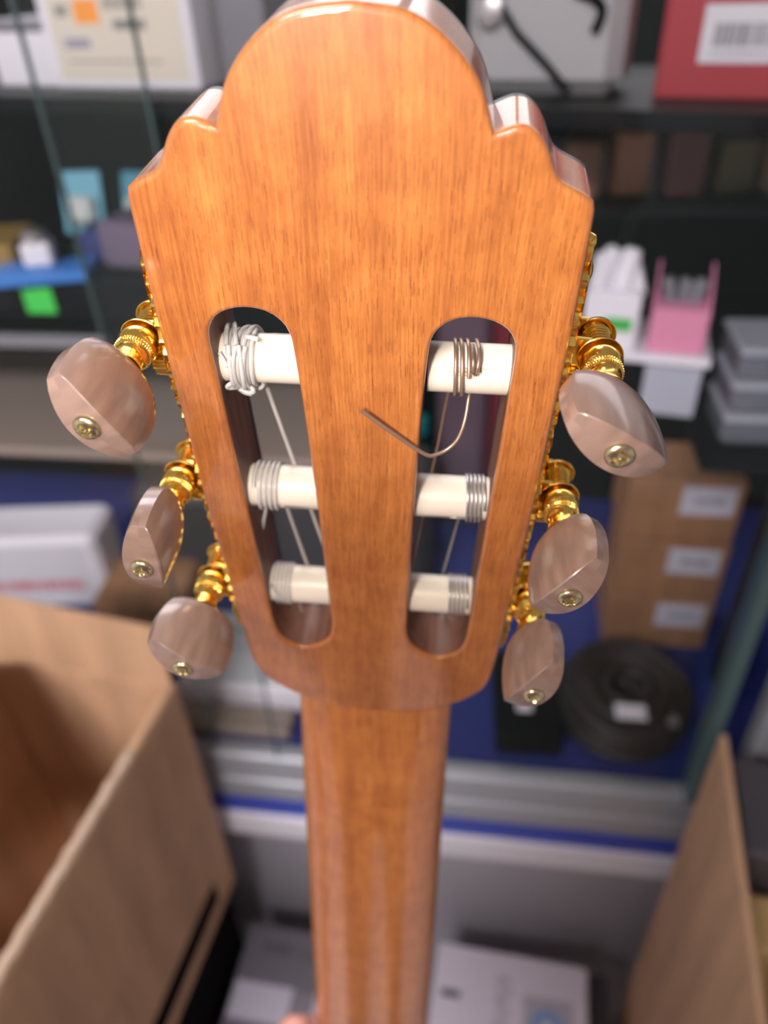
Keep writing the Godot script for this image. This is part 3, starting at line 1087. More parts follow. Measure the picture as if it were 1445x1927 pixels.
func build_showcase() -> void:
	var c := thing("display_case", "glass display case with black shelves, aluminium rail and blue felt floor", "display case", Transform3D(Basis(), Vector3(0, 0, -0.6)))
	# coordinates below are from the foot of the front pane
	slab(c, "base_panel", Vector3(2.2, 0.40, 0.02), Vector3(-0.1, 0.20, -0.045), M.panel)
	slab(c, "base_ledge", Vector3(2.2, 0.055, 0.05), Vector3(-0.1, 0.412, -0.012), M.white, 0.006)
	slab(c, "blue_trim", Vector3(2.2, 0.033, 0.036), Vector3(-0.1, 0.456, -0.011), M.blue_trim)
	slab(c, "lower_rail", Vector3(2.2, 0.044, 0.034), Vector3(-0.1, 0.495, -0.012), M.aluminium, 0.004)
	slab(c, "upper_rail", Vector3(2.2, 0.052, 0.026), Vector3(-0.1, 0.545, -0.010), M.aluminium, 0.004)
	slab(c, "felt_floor", Vector3(2.2, 0.02, 0.62), Vector3(-0.1, 0.562, -0.335), M.blue)
	slab(c, "back_panel", Vector3(2.2, 1.06, 0.02), Vector3(-0.1, 0.98, -0.66), M.black_matt)
	slab(c, "side_panel", Vector3(0.02, 1.06, 0.6), Vector3(1.0, 0.98, -0.34), M.black_matt)
	slab(c, "side_panel", Vector3(0.02, 1.06, 0.6), Vector3(-1.2, 0.98, -0.34), M.black_matt)
	for px in [[-1.19, -0.262, 0.0], [-0.352, 0.268, -0.010]]:
		var w: float = px[1] - px[0]
		slab(c, "glass_pane", Vector3(w, 0.95, 0.005), Vector3((px[0] + px[1]) * 0.5, 1.046, px[2]), M.glass)
	slab(c, "glass_edge", Vector3(0.0014, 0.95, 0.006), Vector3(-0.261, 1.046, 0.0), M.glass_edge)
	slab(c, "glass_edge", Vector3(0.0014, 0.95, 0.006), Vector3(-0.353, 1.046, -0.010), M.glass_edge)
	slab(c, "corner_post", Vector3(0.016, 0.95, 0.03), Vector3(0.279, 1.046, -0.004), M.glass_edge, 0.002)
	slab(c, "door_stile", Vector3(0.05, 0.95, 0.03), Vector3(0.345, 1.046, 0.006), M.aluminium, 0.004)
	slab(c, "glass_pane", Vector3(0.62, 0.95, 0.005), Vector3(0.68, 1.046, 0.0), M.glass)
	# shelves: upper (set at a slant), middle left and lower left
	var sh := slab(c, "shelf", Vector3(1.3, 0.014, 0.26), Vector3.ZERO, M.black, 0.002)
	sh.transform = Transform3D(Basis(Vector3(0, 1, 0), deg_to_rad(-14.0)), Vector3(-0.1, 1.344, -0.08) + Basis(Vector3(0, 1, 0), deg_to_rad(-14.0)) * Vector3(-0.05, 0, -0.13))
	slab(c, "shelf", Vector3(1.0, 0.012, 0.3), Vector3(-0.68, 1.13, -0.25), M.black, 0.002)
	slab(c, "shelf", Vector3(0.95, 0.012, 0.26), Vector3(-0.66, 0.985, -0.23), M.taupe, 0.002)
	slab(c, "shelf", Vector3(0.9, 0.012, 0.3), Vector3(0.5, 1.252, -0.29), M.black, 0.002)

func shelf_frame(along: float, back: float) -> Transform3D:
	# a spot on the slanted upper shelf, measured along its front edge and back from it
	var b := Basis(Vector3(0, 1, 0), deg_to_rad(-14.0))
	return Transform3D(b, Vector3(0, 1.3512, -0.68) + b * Vector3(along, 0, -back))

func build_upper_items() -> void:
	# white carton with a printed label
	var t := thing("carton", "white carton with cream label and orange price sticker on top shelf", "carton", shelf_frame(-0.381, 0.02))
	slab(t, "body", Vector3(0.172, 0.16, 0.12), Vector3(0, 0.08, -0.06), M.white, 0.003)
	var im := sheet(340, 320, rgb(224, 214, 196))
	im.fill_rect(Rect2i(72, 180, 64, 40), rgb(255, 160, 62))
	bars(im, Rect2i(24, 188, 34, 20), rgb(90, 90, 78), 1)
	bars(im, Rect2i(152, 176, 96, 22), rgb(120, 116, 106), 2)
	bars(im, Rect2i(168, 214, 84, 18), rgb(70, 72, 78), 3)
	bars(im, Rect2i(30, 246, 70, 18), rgb(72, 84, 150), 4)
	im.fill_rect(Rect2i(30, 284, 250, 6), rgb(182, 174, 160))
	print_label(t, "label", Vector2(0.15, 0.148), Transform3D(Basis(), Vector3(0.002, 0.083, 0.0006)), im)
	t = thing("small_box", "small pale grey box left of the white carton", "box", shelf_frame(-0.51, 0.03))
	slab(t, "body", Vector3(0.078, 0.048, 0.08), Vector3(0, 0.024, -0.04), M.white, 0.002)
	slab(t, "lid", Vector3(0.080, 0.010, 0.082), Vector3(0, 0.0535, -0.04), M.grey, 0.002)
	t = thing("small_box", "grey box standing right behind the white carton", "box", shelf_frame(-0.262, 0.05))
	slab(t, "body", Vector3(0.05, 0.15, 0.1), Vector3(0, 0.075, -0.05), M.grey, 0.002)
	t = thing("storage_pouch", "pale grey pouch with black diagonal strap on top shelf", "pouch", shelf_frame(0.02, 0.03))
	slab(t, "body", Vector3(0.125, 0.13, 0.07), Vector3(0, 0.065, -0.035), mat(rgb(168, 166, 166), 0.6), 0.012)
	var st := MB.new()
	st.tube(mm3([[-42, 72, 2], [-20, 44, 3.5], [6, 22, 3.5], [24, 4, 2]]), 0.003, 8)
	part(t, "strap", st, M.black_matt, Transform3D(), 60.0)
	var st2 := MB.new()
	st2.tube(smooth_path(mm3([[14, 92, 2], [22, 72, 3], [36, 66, 3.4], [44, 58, 3.2], [40, 44, 2.4]])), 0.0036, 8)
	part(t, "cord", st2, M.black_matt, Transform3D(), 60.0)
	var bk := MB.new()
	bk.lathe(Transform3D(Basis(Vector3(1, 0, 0), Vector3(0, 0, 1), Vector3(0, -1, 0)), Vector3(-0.042, 0.058, 0.001)), [Vector2(0.004, 0), Vector2(0.011, 0.001), Vector2(0.012, 0.003), Vector2(0.009, 0.005), Vector2(0, 0.006)], 20)
	part(t, "buckle", bk, M.silver, Transform3D(), 50.0)
	t = thing("red_carton", "dark red carton with white barcode label on top shelf", "carton", shelf_frame(0.21, 0.02))
	slab(t, "body", Vector3(0.2, 0.17, 0.14), Vector3(0, 0.085, -0.07), M.red, 0.003)
	im = sheet(260, 140, rgb(206, 204, 208))
	bars(im, Rect2i(26, 44, 210, 56), rgb(116, 114, 118), 9)
	bars(im, Rect2i(26, 112, 120, 10), rgb(150, 148, 152), 10)
	print_label(t, "label", Vector2(0.085, 0.036), Transform3D(Basis(), Vector3(-0.03, 0.043, 0.0006)), im)

func lump(called: String, label: String, category: String, centre: Vector3, size: Vector3, m: Material, turn := 0.0, group := "") -> Node3D:
	var t := thing(called, label, category, Transform3D(Basis(Vector3(0, 1, 0), deg_to_rad(turn)), centre), group)
	slab(t, "body", size, Vector3(0, size.y * 0.5, 0), m, minf(size.x, minf(size.y, size.z)) * 0.12)
	return t

func blister(label: String, at: Vector3, turn: float, back: Color, bubble: Color) -> void:
	var t := thing("blister_pack", label, "pack", Transform3D(Basis(Vector3(0, 1, 0), deg_to_rad(turn)) * Basis(Vector3(1, 0, 0), deg_to_rad(-18)), at), "packs on the middle shelf")
	slab(t, "card", Vector3(0.05, 0.07, 0.002), Vector3(0, 0.035, 0), mat(back, 0.4), 0.0006)
	slab(t, "bubble", Vector3(0.034, 0.032, 0.014), Vector3(0, 0.026, 0.008), mat(bubble, 0.15), 0.005)

func build_middle_items() -> void:
	var y := 1.1362
	blister("teal blister pack with pale top, left one on the middle shelf", Vector3(-0.50, y + 0.05, -0.89), 6, rgb(88, 168, 190), rgb(206, 214, 208))
	blister("teal blister pack nearest the headstock on the middle shelf", Vector3(-0.425, y + 0.05, -0.885), -8, rgb(80, 156, 176), rgb(196, 206, 200))
	var t := lump("parts_tray", "black parts tray with a green price tag on the middle shelf", "tray", Vector3(-0.50, y, -0.79), Vector3(0.30, 0.046, 0.12), M.black)
	slab(t, "price_tag", Vector3(0.034, 0.028, 0.001), Vector3(0.015, 0.026, 0.0606), M.green)
	lump("gold_packet", "ochre packet lying at the left end of the parts tray", "packet", Vector3(-0.575, y + 0.046, -0.79), Vector3(0.1, 0.03, 0.09), mat(rgb(150, 122, 62), 0.4), 12)
	lump("blue_card", "bright blue card lying across the parts tray", "card", Vector3(-0.478, y + 0.046, -0.745), Vector3(0.10, 0.012, 0.05), mat(rgb(64, 128, 206), 0.4), 16)
	t = lump("white_jar", "small white jar standing on the blue card", "jar", Vector3(-0.485, y + 0.058, -0.755), Vector3(0.03, 0.024, 0.03), M.white, 20)
	var cap_ := MB.new()
	cap_.lathe(Transform3D(Basis(), Vector3(0, 0.024, 0)), [Vector2(0.013, 0), Vector2(0.013, 0.008), Vector2(0.011, 0.010), Vector2(0, 0.010)], 24)
	part(t, "lid", cap_, M.silver)
	lump("purple_packet", "dull purple packet at the right end of the parts tray", "packet", Vector3(-0.385, y + 0.046, -0.80), Vector3(0.07, 0.05, 0.07), mat(rgb(112, 98, 118), 0.5), -10)
	lump("navy_packet", "navy packet between the blue card and purple packet", "packet", Vector3(-0.435, y + 0.046, -0.815), Vector3(0.05, 0.034, 0.05), mat(rgb(50, 58, 116), 0.5), 8)
	t = thing("label_strip", "grey price strip clipped along the middle shelf edge", "price strip", Transform3D(Basis(), Vector3(-0.5, 1.13, -0.698)))
	slab(t, "strip", Vector3(0.2, 0.014, 0.003), Vector3(0, 0, 0), M.grey)
	# right: bracket tray
	t = thing("bracket_tray", "pale grey bracket shelf under the white and pink boxes", "tray", Transform3D(Basis(Vector3(0, 1, 0), deg_to_rad(-9)), Vector3(0.142, 1.13, -0.68)))
	slab(t, "tray", Vector3(0.118, 0.008, 0.09), Vector3(0, 0.004, -0.045), M.white, 0.001)
	slab(t, "hanging_card", Vector3(0.05, 0.05, 0.0015), Vector3(0.028, -0.0255, 0.001), mat(rgb(176, 178, 190), 0.5))
	slab(t, "arm", Vector3(0.012, 0.012, 0.45), Vector3(-0.03, -0.006, -0.31), M.black)
	t = thing("tissue_box", "white box of crumpled white packets with green tag", "box", Transform3D(Basis(Vector3(0, 1, 0), deg_to_rad(-9)), Vector3(0.108, 1.1382, -0.69)))
	slab(t, "body", Vector3(0.05, 0.055, 0.05), Vector3(0, 0.0275, -0.026), M.white, 0.002)
	slab(t, "tag", Vector3(0.024, 0.012, 0.0008), Vector3(0.007, 0.026, 0.0006), mat(rgb(56, 180, 70), 0.6))
	var rng := RandomNumberGenerator.new()
	rng.seed = 5
	for k in 5:
		var pk := MB.new()
		pk.box(Transform3D(Basis.from_euler(Vector3(rng.randf_range(-0.3, 0.3), rng.randf_range(-1, 1), rng.randf_range(-0.3, 0.3))), Vector3(-0.016 + 0.008 * k, 0.064 + 0.006 * (k % 2), -0.02 - 0.006 * (k % 3))), Vector3(0.012, 0.04, 0.016), 0.003)
		part(t, "packet", pk, M.white)
	t = thing("pink_box", "pink open box with peaked sides beside the white box", "box", Transform3D(Basis(Vector3(0, 1, 0), deg_to_rad(-9)), Vector3(0.168, 1.1382, -0.68)))
	slab(t, "body", Vector3(0.05, 0.042, 0.05), Vector3(0, 0.021, -0.03), M.pink, 0.001)
	for s: float in [-1.0, 1.0]:
		var ear := MB.new()
		ear.prism(Transform3D(Basis(Vector3(0, 0, -1), Vector3(0, 1, 0), Vector3(1, 0, 0)), Vector3(0.0235 * s, 0.0415, -0.006)), PackedVector2Array([Vector2(0, 0), Vector2(0.046, 0), Vector2(0.046, 0.03), Vector2(0.02, 0.018)]), -0.001, 0.001)
		part(t, "side_flap", ear, M.pink)
	for k in 3:
		var pk := MB.new()
		pk.box(Transform3D(Basis.from_euler(Vector3(0.1, 0.4 * k, 0.2 - 0.2 * k)), Vector3(-0.012 + 0.012 * k, 0.048, -0.03)), Vector3(0.01, 0.03, 0.012), 0.002)
		part(t, "packet", pk, M.grey)
	# clear tubs at the far right
	for k in 3:
		t = thing("clear_tub", ["lowest clear grey tub of the stack at right", "middle clear grey tub of the stack at right", "topmost clear grey tub of the stack at right"][k], "tub", Transform3D(Basis(), Vector3(0.268, 1.052 + 0.034 * k, -0.70)), "stacked clear tubs")
		slab(t, "body", Vector3(0.088, 0.026, 0.07), Vector3(0, 0.013, 0), mat(rgb(110, 112, 122), 0.12), 0.005)
		slab(t, "lid", Vector3(0.092, 0.007, 0.074), Vector3(0, 0.0298, 0), mat(rgb(170, 172, 182), 0.2), 0.002)
	t = thing("tub_stand", "dark stand carrying the clear tubs", "stand", Transform3D(Basis(), Vector3(0.30, 0.572, -0.80)))
	slab(t, "top", Vector3(0.14, 0.006, 0.18), Vector3(-0.03, 0.4762, 0.085), M.black, 0.002)
	slab(t, "post", Vector3(0.02, 0.473, 0.02), Vector3(0.055, 0.2366, -0.0), M.black)
	# dim goods on the right hand shelf
	var cols := [rgb(120, 90, 70), rgb(150, 110, 84), rgb(96, 60, 54), rgb(92, 84, 56), rgb(170, 136, 112)]
	var words := ["dim brown packet", "dim tan packet", "dim maroon packet", "dim olive packet", "pale tan packet"]
	for k in 5:
		lump("dim_packet", words[k] + " on the dark right-hand shelf", "packet", Vector3(0.075 + 0.045 * k, 1.2582, -0.78 - 0.012 * (k % 2)), Vector3(0.036, 0.05 + 0.006 * (k % 3), 0.05), mat(cols[k], 0.5), -6 + 5 * k, "packets on the dark shelf")

func build_case_floor_items() -> void:
	var y := 0.5722
	# brown cartons with white labels, stacked
	for k in 3:
		var t := thing("brown_carton", ["bottom", "middle", "topmost"][k] + " brown carton of the labelled stack in the case", "carton", Transform3D(Basis(Vector3(0, 1, 0), deg_to_rad([0, -2, 1][k])), Vector3(0.268, y + 0.1015 * k, -0.86 - 0.004 * k)), "stacked brown cartons")
		slab(t, "body", Vector3(0.15, 0.100, 0.10), Vector3(0, 0.05, -0.05), M.card_dark, 0.002)
		var im := sheet(128, 90, rgb(206, 204, 214))
		bars(im, Rect2i(34, 34, 70, 24), rgb(130, 130, 140), 40 + k)
		print_label(t, "label", Vector2(0.07, 0.046), Transform3D(Basis(), Vector3(0.03, 0.068, 0.0006)), im)
	# coil of black cable
	var t := thing("cable_coil", "thick coil of black cable on the blue felt", "cable", Transform3D(Basis(), Vector3(0.205, y + 0.0025, -0.722)))
	var rng := RandomNumberGenerator.new()
	rng.seed = 9
	for k in 20:
		var pts := []
		var R := 0.030 + 0.0125 * (k % 5)
		var yy := 0.008 + 0.0145 * (k / 5) + 0.004 * (k % 2)
		var ox := rng.randf_range(-0.004, 0.004)
		for q in 49:
			var a := TAU * q / 48.0
			pts.append(Vector3(ox + R * cos(a), yy + 0.002 * sin(3.0 * a + k), R * sin(a)))
		var mb := MB.new()
		mb.tube(pts, 0.0075, 10)
		part(t, "cable_turn", mb, M.cable, Transform3D(), 60.0)
	slab(t, "paper_tag", Vector3(0.04, 0.001, 0.024), Vector3(0.0, 0.064, 0.05), M.white)
	var pl := MB.new()
	pl.lathe(Transform3D(Basis(), Vector3(0.052, 0.06, 0.06)), [Vector2(0, -0.01), Vector2(0.006, -0.01), Vector2(0.008, 0), Vector2(0.006, 0.01), Vector2(0, 0.01)], 16)
	part(t, "plug", pl, M.silver)
	t = thing("black_pouch", "flat black box on blue felt beside the cable coil", "box", Transform3D(Basis(Vector3(0, 1, 0), deg_to_rad(3)), Vector3(0.072, y, -0.71)))
	slab(t, "body", Vector3(0.088, 0.05, 0.15), Vector3(0, 0.025, 0), M.black_matt, 0.006)
	slab(t, "paper_tag", Vector3(0.02, 0.001, 0.016), Vector3(-0.005, 0.0506, 0.03), M.white)
	# pale packs at left on the felt
	t = thing("white_pack", "pale white pack with faint green print left of the neck", "pack", Transform3D(Basis(Vector3(0, 1, 0), deg_to_rad(2)), Vector3(-0.325, y, -0.748)))
	slab(t, "body", Vector3(0.20, 0.05, 0.15), Vector3(0, 0.025, 0), M.white, 0.004)
	var im := sheet(200, 150, rgb(222, 224, 226))
	bars(im, Rect2i(16, 30, 70, 14), rgb(150, 200, 170), 51)
	bars(im, Rect2i(16, 70, 110, 10), rgb(176, 186, 190), 52)
	bars(im, Rect2i(16, 100, 50, 18), rgb(150, 200, 170), 53)
	im.fill_rect(Rect2i(128, 0, 3, 150), rgb(150, 156, 160))
	print_label(t, "print", Vector2(0.186, 0.138), Transform3D(Basis(Vector3(1, 0, 0), -PI / 2), Vector3(0, 0.0506, 0)), im)
	t = thing("grey_tray", "grey tray edge in front of the pale pack", "tray", Transform3D(Basis(), Vector3(-0.33, y, -0.646)))
	slab(t, "body", Vector3(0.16, 0.02, 0.04), Vector3(0, 0.01, 0), M.taupe, 0.002)
	t = thing("white_bag", "white bag with a red printed line at far left", "bag", Transform3D(Basis(Vector3(0, 1, 0), deg_to_rad(8)), Vector3(-0.76, y, -0.84)))
	slab(t, "body", Vector3(0.3, 0.15, 0.1), Vector3(0, 0.075, -0.05), M.white, 0.01)
	im = sheet(300, 140, rgb(214, 212, 216))
	bars(im, Rect2i(60, 84, 220, 22), rgb(206, 64, 74), 61)
	print_label(t, "print", Vector2(0.26, 0.12), Transform3D(Basis(), Vector3(0, 0.075, 0.0006)), im)
	lump("kraft_box", "low kraft carton between the white bag and guitar", "carton", Vector3(-0.545, y, -0.87), Vector3(0.15, 0.06, 0.12), M.card_dark, 4)
	lump("green_folder_box", "dark green upright box at the back of the case, behind the left slot", "box", Vector3(-0.405, y, -1.18), Vector3(0.13, 0.43, 0.08), mat(rgb(34, 84, 58), 0.5))
	lump("mauve_folder_box", "mauve grey upright box at the back of the case", "box", Vector3(-0.045, y, -1.18), Vector3(0.085, 0.43, 0.08), mat(rgb(112, 90, 102), 0.5))
	lump("maroon_folder_box", "maroon upright box at the back of the case", "box", Vector3(0.042, y, -1.18), Vector3(0.08, 0.43, 0.08), mat(rgb(126, 44, 54), 0.5))
	t = thing("bottle", "small black bottle with teal cap standing before the upright boxes", "bottle", Transform3D(Basis(), Vector3(-0.12, y, -1.17)))
	var bt := MB.new()
	bt.lathe(Transform3D(), [Vector2(0, 0), Vector2(0.018, 0), Vector2(0.02, 0.003), Vector2(0.02, 0.15), Vector2(0.012, 0.17), Vector2(0.01, 0.184), Vector2(0, 0.184)], 24)
	part(t, "body", bt, M.black)
	var bc := MB.new()
	bc.lathe(Transform3D(), [Vector2(0, 0.184), Vector2(0.014, 0.184), Vector2(0.014, 0.21), Vector2(0.012, 0.213), Vector2(0, 0.213)], 24)
	part(t, "cap", bc, mat(rgb(30, 150, 160), 0.4))
	lump("dark_case", "dark grey case behind the pale pack on the felt", "case", Vector3(-0.33, y, -1.02), Vector3(0.5, 0.2, 0.18), mat(rgb(62, 58, 60), 0.6), 2)

func board_quad(parent: Node, called: String, p: Array, thick: float, m: Material) -> void:
	# a stiff sheet through four corners with thickness
	var n: Vector3 = (p[1] - p[0]).cross(p[3] - p[0]).normalized() * thick * 0.5
	var a := []
	var b := []
	for q in p:
		a.append(q + n)
		b.append(q - n)
	var mb := MB.new()
	mb.loft([a, b])
	part(parent, called, mb, m)

func build_floor_boxes() -> void:
	# ---- big open box at left, its far right top corner is the origin
	var b := Basis(Vector3(0, 1, 0), deg_to_rad(-5.8))
	var t := thing("cardboard_box", "large open cardboard box with taped edge at lower left", "box", Transform3D(b, Vector3(-0.349, 0.312, -0.556)))
	var H := 0.448
	var D := 0.47
	var Wd := 0.28
	slab(t, "wall", Vector3(0.006, H, D), Vector3(-0.003, H / 2, D / 2), M.card, 0.0015)
	slab(t, "wall", Vector3(0.006, H, D), Vector3(-Wd + 0.003, H / 2, D / 2), M.card, 0.0015)
	slab(t, "wall", Vector3(Wd - 0.012, H, 0.006), Vector3(-Wd / 2, H / 2, 0.003), M.card, 0.0015)
	slab(t, "wall", Vector3(Wd - 0.012, H, 0.006), Vector3(-Wd / 2, H / 2, D - 0.003), M.card, 0.0015)
	slab(t, "bottom", Vector3(Wd - 0.012, 0.006, D - 0.012), Vector3(-Wd / 2, 0.004, D / 2), M.card, 0.0)
	# far flap folded back, left flap standing in, right flap folded down inside
	board_quad(t, "flap", [Vector3(-Wd, H, 0.003), Vector3(-0.006, H, 0.003), Vector3(-0.008, H + 0.088, -0.004), Vector3(-Wd + 0.01, H + 0.106, -0.004)], 0.005, M.card)
	board_quad(t, "flap", [Vector3(-Wd + 0.004, H, 0.03), Vector3(-Wd + 0.004, H, D - 0.03), Vector3(-Wd + 0.21, H + 0.05, 0.30), Vector3(-Wd + 0.09, H + 0.06, 0.07)], 0.005, M.card)
	board_quad(t, "flap", [Vector3(-0.012, H, 0.01), Vector3(-0.012, H, D - 0.01), Vector3(-0.05, H - 0.15, D - 0.01), Vector3(-0.05, H - 0.15, 0.01)], 0.005, M.card)
	var ridge := MB.new()
	var pts := []
	for k in 24:
		pts.append(Vector3(-0.007, H + 0.0005 + 0.0004 * sin(k * 2.1), 0.004 + (D - 0.008) * k / 23.0))
	ridge.tube(pts, 0.0062, 12)
	part(t, "folded_edge", ridge, M.card, Transform3D(), 60.0)
	var tp := MB.new()
	pts = []
	for k in 60:
		pts.append(Vector3(-0.007 + 0.0006 * sin(k * 1.3), H + 0.0012 + 0.0007 * sin(k * 0.9), 0.10 + 0.30 * k / 59.0))
	tp.tube(pts, 0.0068, 16)
	var tape := part(t, "tape", tp, M.tape, Transform3D(), 60.0)
	tape.set_meta("label", "shiny clear tape along the folded edge")
	slab(t, "black_print", Vector3(0.0006, 0.045, 0.22), Vector3(0.0004, 0.06, 0.16), M.black_matt)
	# what it stands on
	t = thing("black_crate", "black crate under the large open cardboard box", "crate", Transform3D(b, Vector3(-0.349, 0, -0.556)))
	slab(t, "body", Vector3(Wd - 0.02, 0.306, D - 0.02), Vector3(-Wd / 2, 0.153, D / 2), M.black_matt, 0.004)
	slab(t, "rim", Vector3(Wd, 0.012, D), Vector3(-Wd / 2, 0.305, D / 2), M.black_matt, 0.002)
	# ---- tall open box at right: left wall seen from outside
	var rb := Basis(Vector3(0, 1, 0), deg_to_rad(-6.0))
	t = thing("cardboard_box", "tall cardboard box with raw edge at lower right", "box", Transform3D(rb, Vector3(0.262, 0.0, -0.545)))
	H = 0.77
	var RD := 0.44
	slab(t, "wall", Vector3(0.007, H, RD), Vector3(0.0035, H / 2, RD / 2), M.card, 0.0015)
	slab(t, "wall", Vector3(0.26, 0.45, 0.006), Vector3(0.137, 0.225, 0.003), M.card, 0.0015)
	slab(t, "wall", Vector3(0.007, H - 0.1, RD), Vector3(0.2705, (H - 0.1) / 2, RD / 2), M.card, 0.0015)
	slab(t, "wall", Vector3(0.26, H - 0.1, 0.006), Vector3(0.137, (H - 0.1) / 2, RD - 0.003), M.card, 0.0015)
	slab(t, "bottom", Vector3(0.26, 0.006, RD - 0.014), Vector3(0.137, 0.004, RD / 2), M.card)
	t = thing("black_carton", "dark grey carton standing inside the right cardboard box", "carton", Transform3D(rb, Vector3(0.262, 0.0075, -0.545) + rb * Vector3(0.137, 0, 0.065)))
	slab(t, "body", Vector3(0.25, 0.74, 0.11), Vector3(0, 0.37, 0), mat(rgb(74, 70, 74), 0.5), 0.004)
	t = thing("foam_block", "pale yellow foam block inside the right cardboard box", "foam", Transform3D(rb, Vector3(0.262, 0.0075, -0.545) + rb * Vector3(0.137, 0, 0.155)))
	slab(t, "body", Vector3(0.23, 0.69, 0.06), Vector3(0, 0.345, 0), M.yellow, 0.008)
	# ---- white printed boxes on the floor in front of the base panel
	t = thing("white_box", "white printed box with blue disc picture right of the neck", "box", Transform3D(Basis(Vector3(0, 1, 0), deg_to_rad(-3)), Vector3(0.078, 0, -0.49)))
	slab(t, "body", Vector3(0.236, 0.155, 0.15), Vector3(0, 0.0775, 0), M.white, 0.003)
	var im := sheet(472, 300, rgb(238, 230, 242))
	im.fill_rect(Rect2i(280, 110, 150, 150), rgb(198, 192, 204))
	for yy in 300:
		for xx in range(280, 430):
			var d := Vector2(xx - 352, yy - 190).length()
			if d < 52.0 and d > 14.0:
				im.set_pixel(xx, yy, rgb(150, 176, 222))
			elif d <= 14.0:
				im.set_pixel(xx, yy, rgb(240, 240, 248))
	for k in 6:
		bars(im, Rect2i(190 + (k % 2) * 6, 70 + 32 * k, 44, 20), rgb(176, 168, 178), 70 + k)
	im.fill_rect(Rect2i(20, 136, 60, 22), rgb(92, 92, 102))
	print_label(t, "print", Vector2(0.228, 0.144), Transform3D(Basis(Vector3(1, 0, 0), -PI / 2), Vector3(0, 0.1556, 0)), im)
	t = thing("black_sleeve", "dark sleeve leaning at the right end of the white box", "sleeve", Transform3D(Basis(Vector3(0, 1, 0), deg_to_rad(-3)), Vector3(0.214, 0, -0.485)))
	slab(t, "body", Vector3(0.024, 0.14, 0.15), Vector3(0, 0.07, 0), mat(rgb(64, 60, 66), 0.5), 0.006)
	t = thing("grey_box", "grey and white printed box left of the neck on the floor", "box", Transform3D(Basis(Vector3(0, 1, 0), deg_to_rad(-2)), Vector3(-0.262, 0, -0.475)))
	slab(t, "body", Vector3(0.185, 0.145, 0.18), Vector3(0, 0.0725, 0), M.grey, 0.003)
	im = sheet(240, 240, rgb(120, 114, 122))
	bars(im, Rect2i(40, 30, 60, 26), rgb(92, 88, 94), 81)
	bars(im, Rect2i(120, 40, 80, 20), rgb(100, 96, 102), 82)
	im.fill_rect(Rect2i(0, 118, 128, 74), rgb(206, 200, 214))
	im.fill_rect(Rect2i(176, 118, 64, 74), rgb(206, 200, 214))
	bars(im, Rect2i(134, 124, 38, 60), rgb(150, 144, 152), 83)
	print_label(t, "print", Vector2(0.176, 0.172), Transform3D(Basis(Vector3(1, 0, 0), -PI / 2), Vector3(0, 0.1456, 0)), im)

# ------------------------------------------------------------------ lamps
func ceiling_panel(where: Vector3, size: Vector2, energy: float, label: String) -> void:
	var t := thing("ceiling_light", label, "light", Transform3D(Basis(), where), "ceiling light panels")
	slab(t, "frame", Vector3(size.x + 0.04, 0.03, size.y + 0.04), Vector3(0, 0.0, 0), M.white, 0.003)
	var glow := mat(rgb(255, 250, 246), 0.5)
	glow.emission_enabled = true
	glow.emission = rgb(250, 246, 252)
	glow.emission_energy_multiplier = 2.2
	slab(t, "diffuser", Vector3(size.x, 0.006, size.y), Vector3(0, -0.0185, 0), glow)
	var l := AreaLight3D.new()
	l.name = "panel_light"
	l.area_size = size
	l.light_energy = energy
	l.light_color = rgb(250, 246, 252)
	l.shadow_enabled = true
	l.area_range = 8.0
	l.transform = Transform3D(Basis(Vector3(1, 0, 0), -PI / 2), Vector3(0, -0.026, 0))
	t.add_child(l)

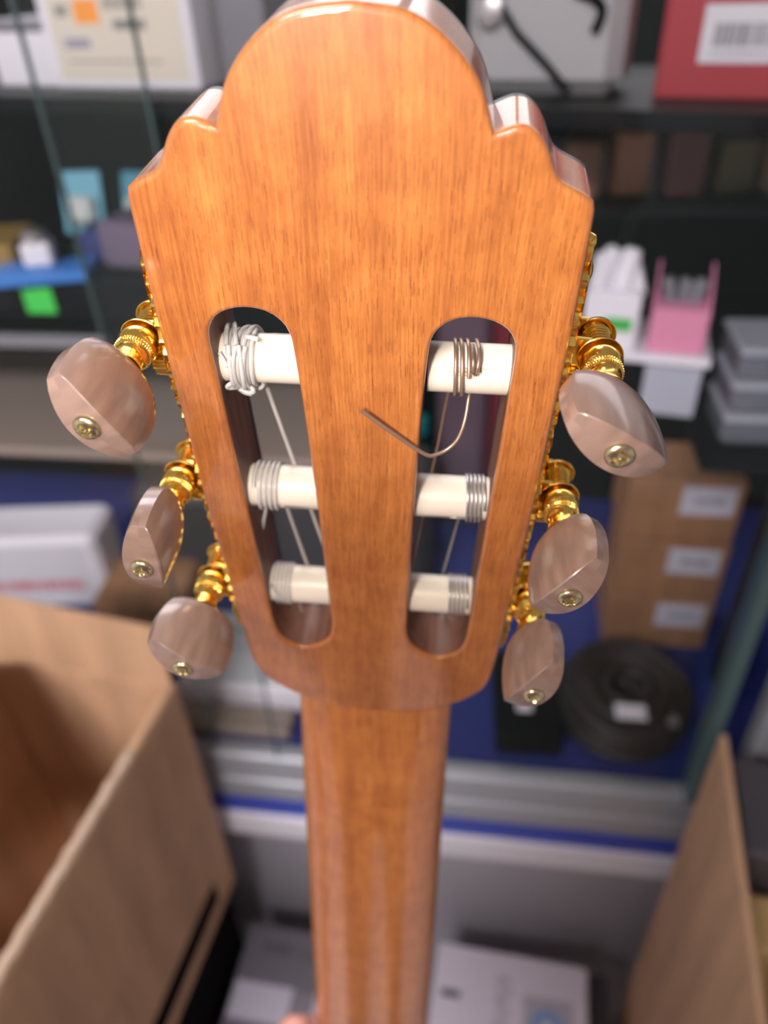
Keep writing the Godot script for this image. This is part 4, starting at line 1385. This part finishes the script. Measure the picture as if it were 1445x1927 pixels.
func build_phone(cam: Transform3D) -> void:
	var t := thing("smartphone", "dark smartphone taking the picture, its flash lamp lit", "phone", cam)
	slab(t, "body", Vector3(0.160, 0.075, 0.008), Vector3(-0.062, -0.016, 0.0075), M.black, 0.003)
	var ring := MB.new()
	ring.lathe(Transform3D(Basis(Vector3(1, 0, 0), Vector3(0, 0, -1), Vector3(0, 1, 0)), Vector3(0, 0, 0.0034)), [Vector2(0.0052, 0), Vector2(0.0078, 0), Vector2(0.0078, 0.001), Vector2(0.0056, 0.001), Vector2(0.0052, 0)], 32)
	part(t, "lens_ring", ring, M.aluminium)
	var glow := mat(rgb(255, 252, 246), 0.4)
	glow.emission_enabled = true
	glow.emission = rgb(255, 246, 232)
	glow.emission_energy_multiplier = 3.0
	var led := MB.new()
	led.lathe(Transform3D(Basis(Vector3(1, 0, 0), Vector3(0, 0, -1), Vector3(0, 1, 0)), Vector3(-0.045, -0.010, 0.0034)), [Vector2(0.004, 0), Vector2(0.004, 0.0005), Vector2(0.003, 0.001), Vector2(0, 0.0012)], 24)
	part(t, "flash_lamp", led, glow)
	var l := SpotLight3D.new()
	l.name = "flash_light"
	l.position = Vector3(-0.045, -0.010, -0.008)
	l.spot_angle = 80.0
	l.spot_angle_attenuation = 0.6
	l.spot_range = 6.0
	l.spot_attenuation = 2.0
	l.light_size = 0.01
	l.light_energy = FLASH
	l.light_color = rgb(255, 246, 234)
	l.shadow_enabled = true
	t.add_child(l)

const FLASH := 0.027
const CEIL := 4.2

func _ready() -> void:
	# ---- camera, surroundings, large lights, exposure
	var cam := Camera3D.new()
	cam.name = "camera"
	var cb := Basis(Vector3(0.9902, -0.0367, -0.1350), Vector3(-0.0513, 0.8025, -0.5944), Vector3(0.1301, 0.5955, 0.7927)).orthonormalized()
	cam.transform = Transform3D(cb, Vector3(0, 1.45, 0))
	var att := CameraAttributesPhysical.new()
	att.frustum_focal_length = 17.686
	att.frustum_near = 0.01
	att.frustum_far = 50.0
	att.frustum_focus_distance = 0.140
	att.exposure_aperture = 6.4
	cam.attributes = att
	add_child(cam)
	cam.current = true
	var we := WorldEnvironment.new()
	we.name = "surroundings"
	var env := Environment.new()
	env.background_mode = Environment.BG_COLOR
	env.background_color = Color(0.02, 0.02, 0.02)
	env.tonemap_mode = Environment.TONE_MAPPER_LINEAR
	env.tonemap_exposure = 1.0
	env.sdfgi_enabled = true
	env.ssao_enabled = true
	env.ssil_enabled = true
	we.environment = env
	add_child(we)
	make_materials()
	ceiling_panel(Vector3(-0.65, 2.68, 1.5), Vector2(1.2, 0.6), CEIL * 2.4, "light panel in the ceiling behind the photographer")
	ceiling_panel(Vector3(-0.6, 2.68, -1.35), Vector2(1.2, 0.6), CEIL * 0.4, "light panel in the ceiling just behind the display case")
	ceiling_panel(Vector3(-1.2, 2.68, -3.3), Vector2(2.2, 2.4), CEIL * 0.12, "large far light panel in the ceiling, on the left")
	ceiling_panel(Vector3(1.2, 2.68, -3.3), Vector2(2.2, 2.4), CEIL * 0.12, "large far light panel in the ceiling, on the right")
	build_phone(cam.transform)
	# ---- setting, then the guitar, then the goods
	build_room()
	build_showcase()
	var g := build_guitar()
	build_person(g.transform)
	build_floor_boxes()
	build_upper_items()
	build_middle_items()
	build_case_floor_items()
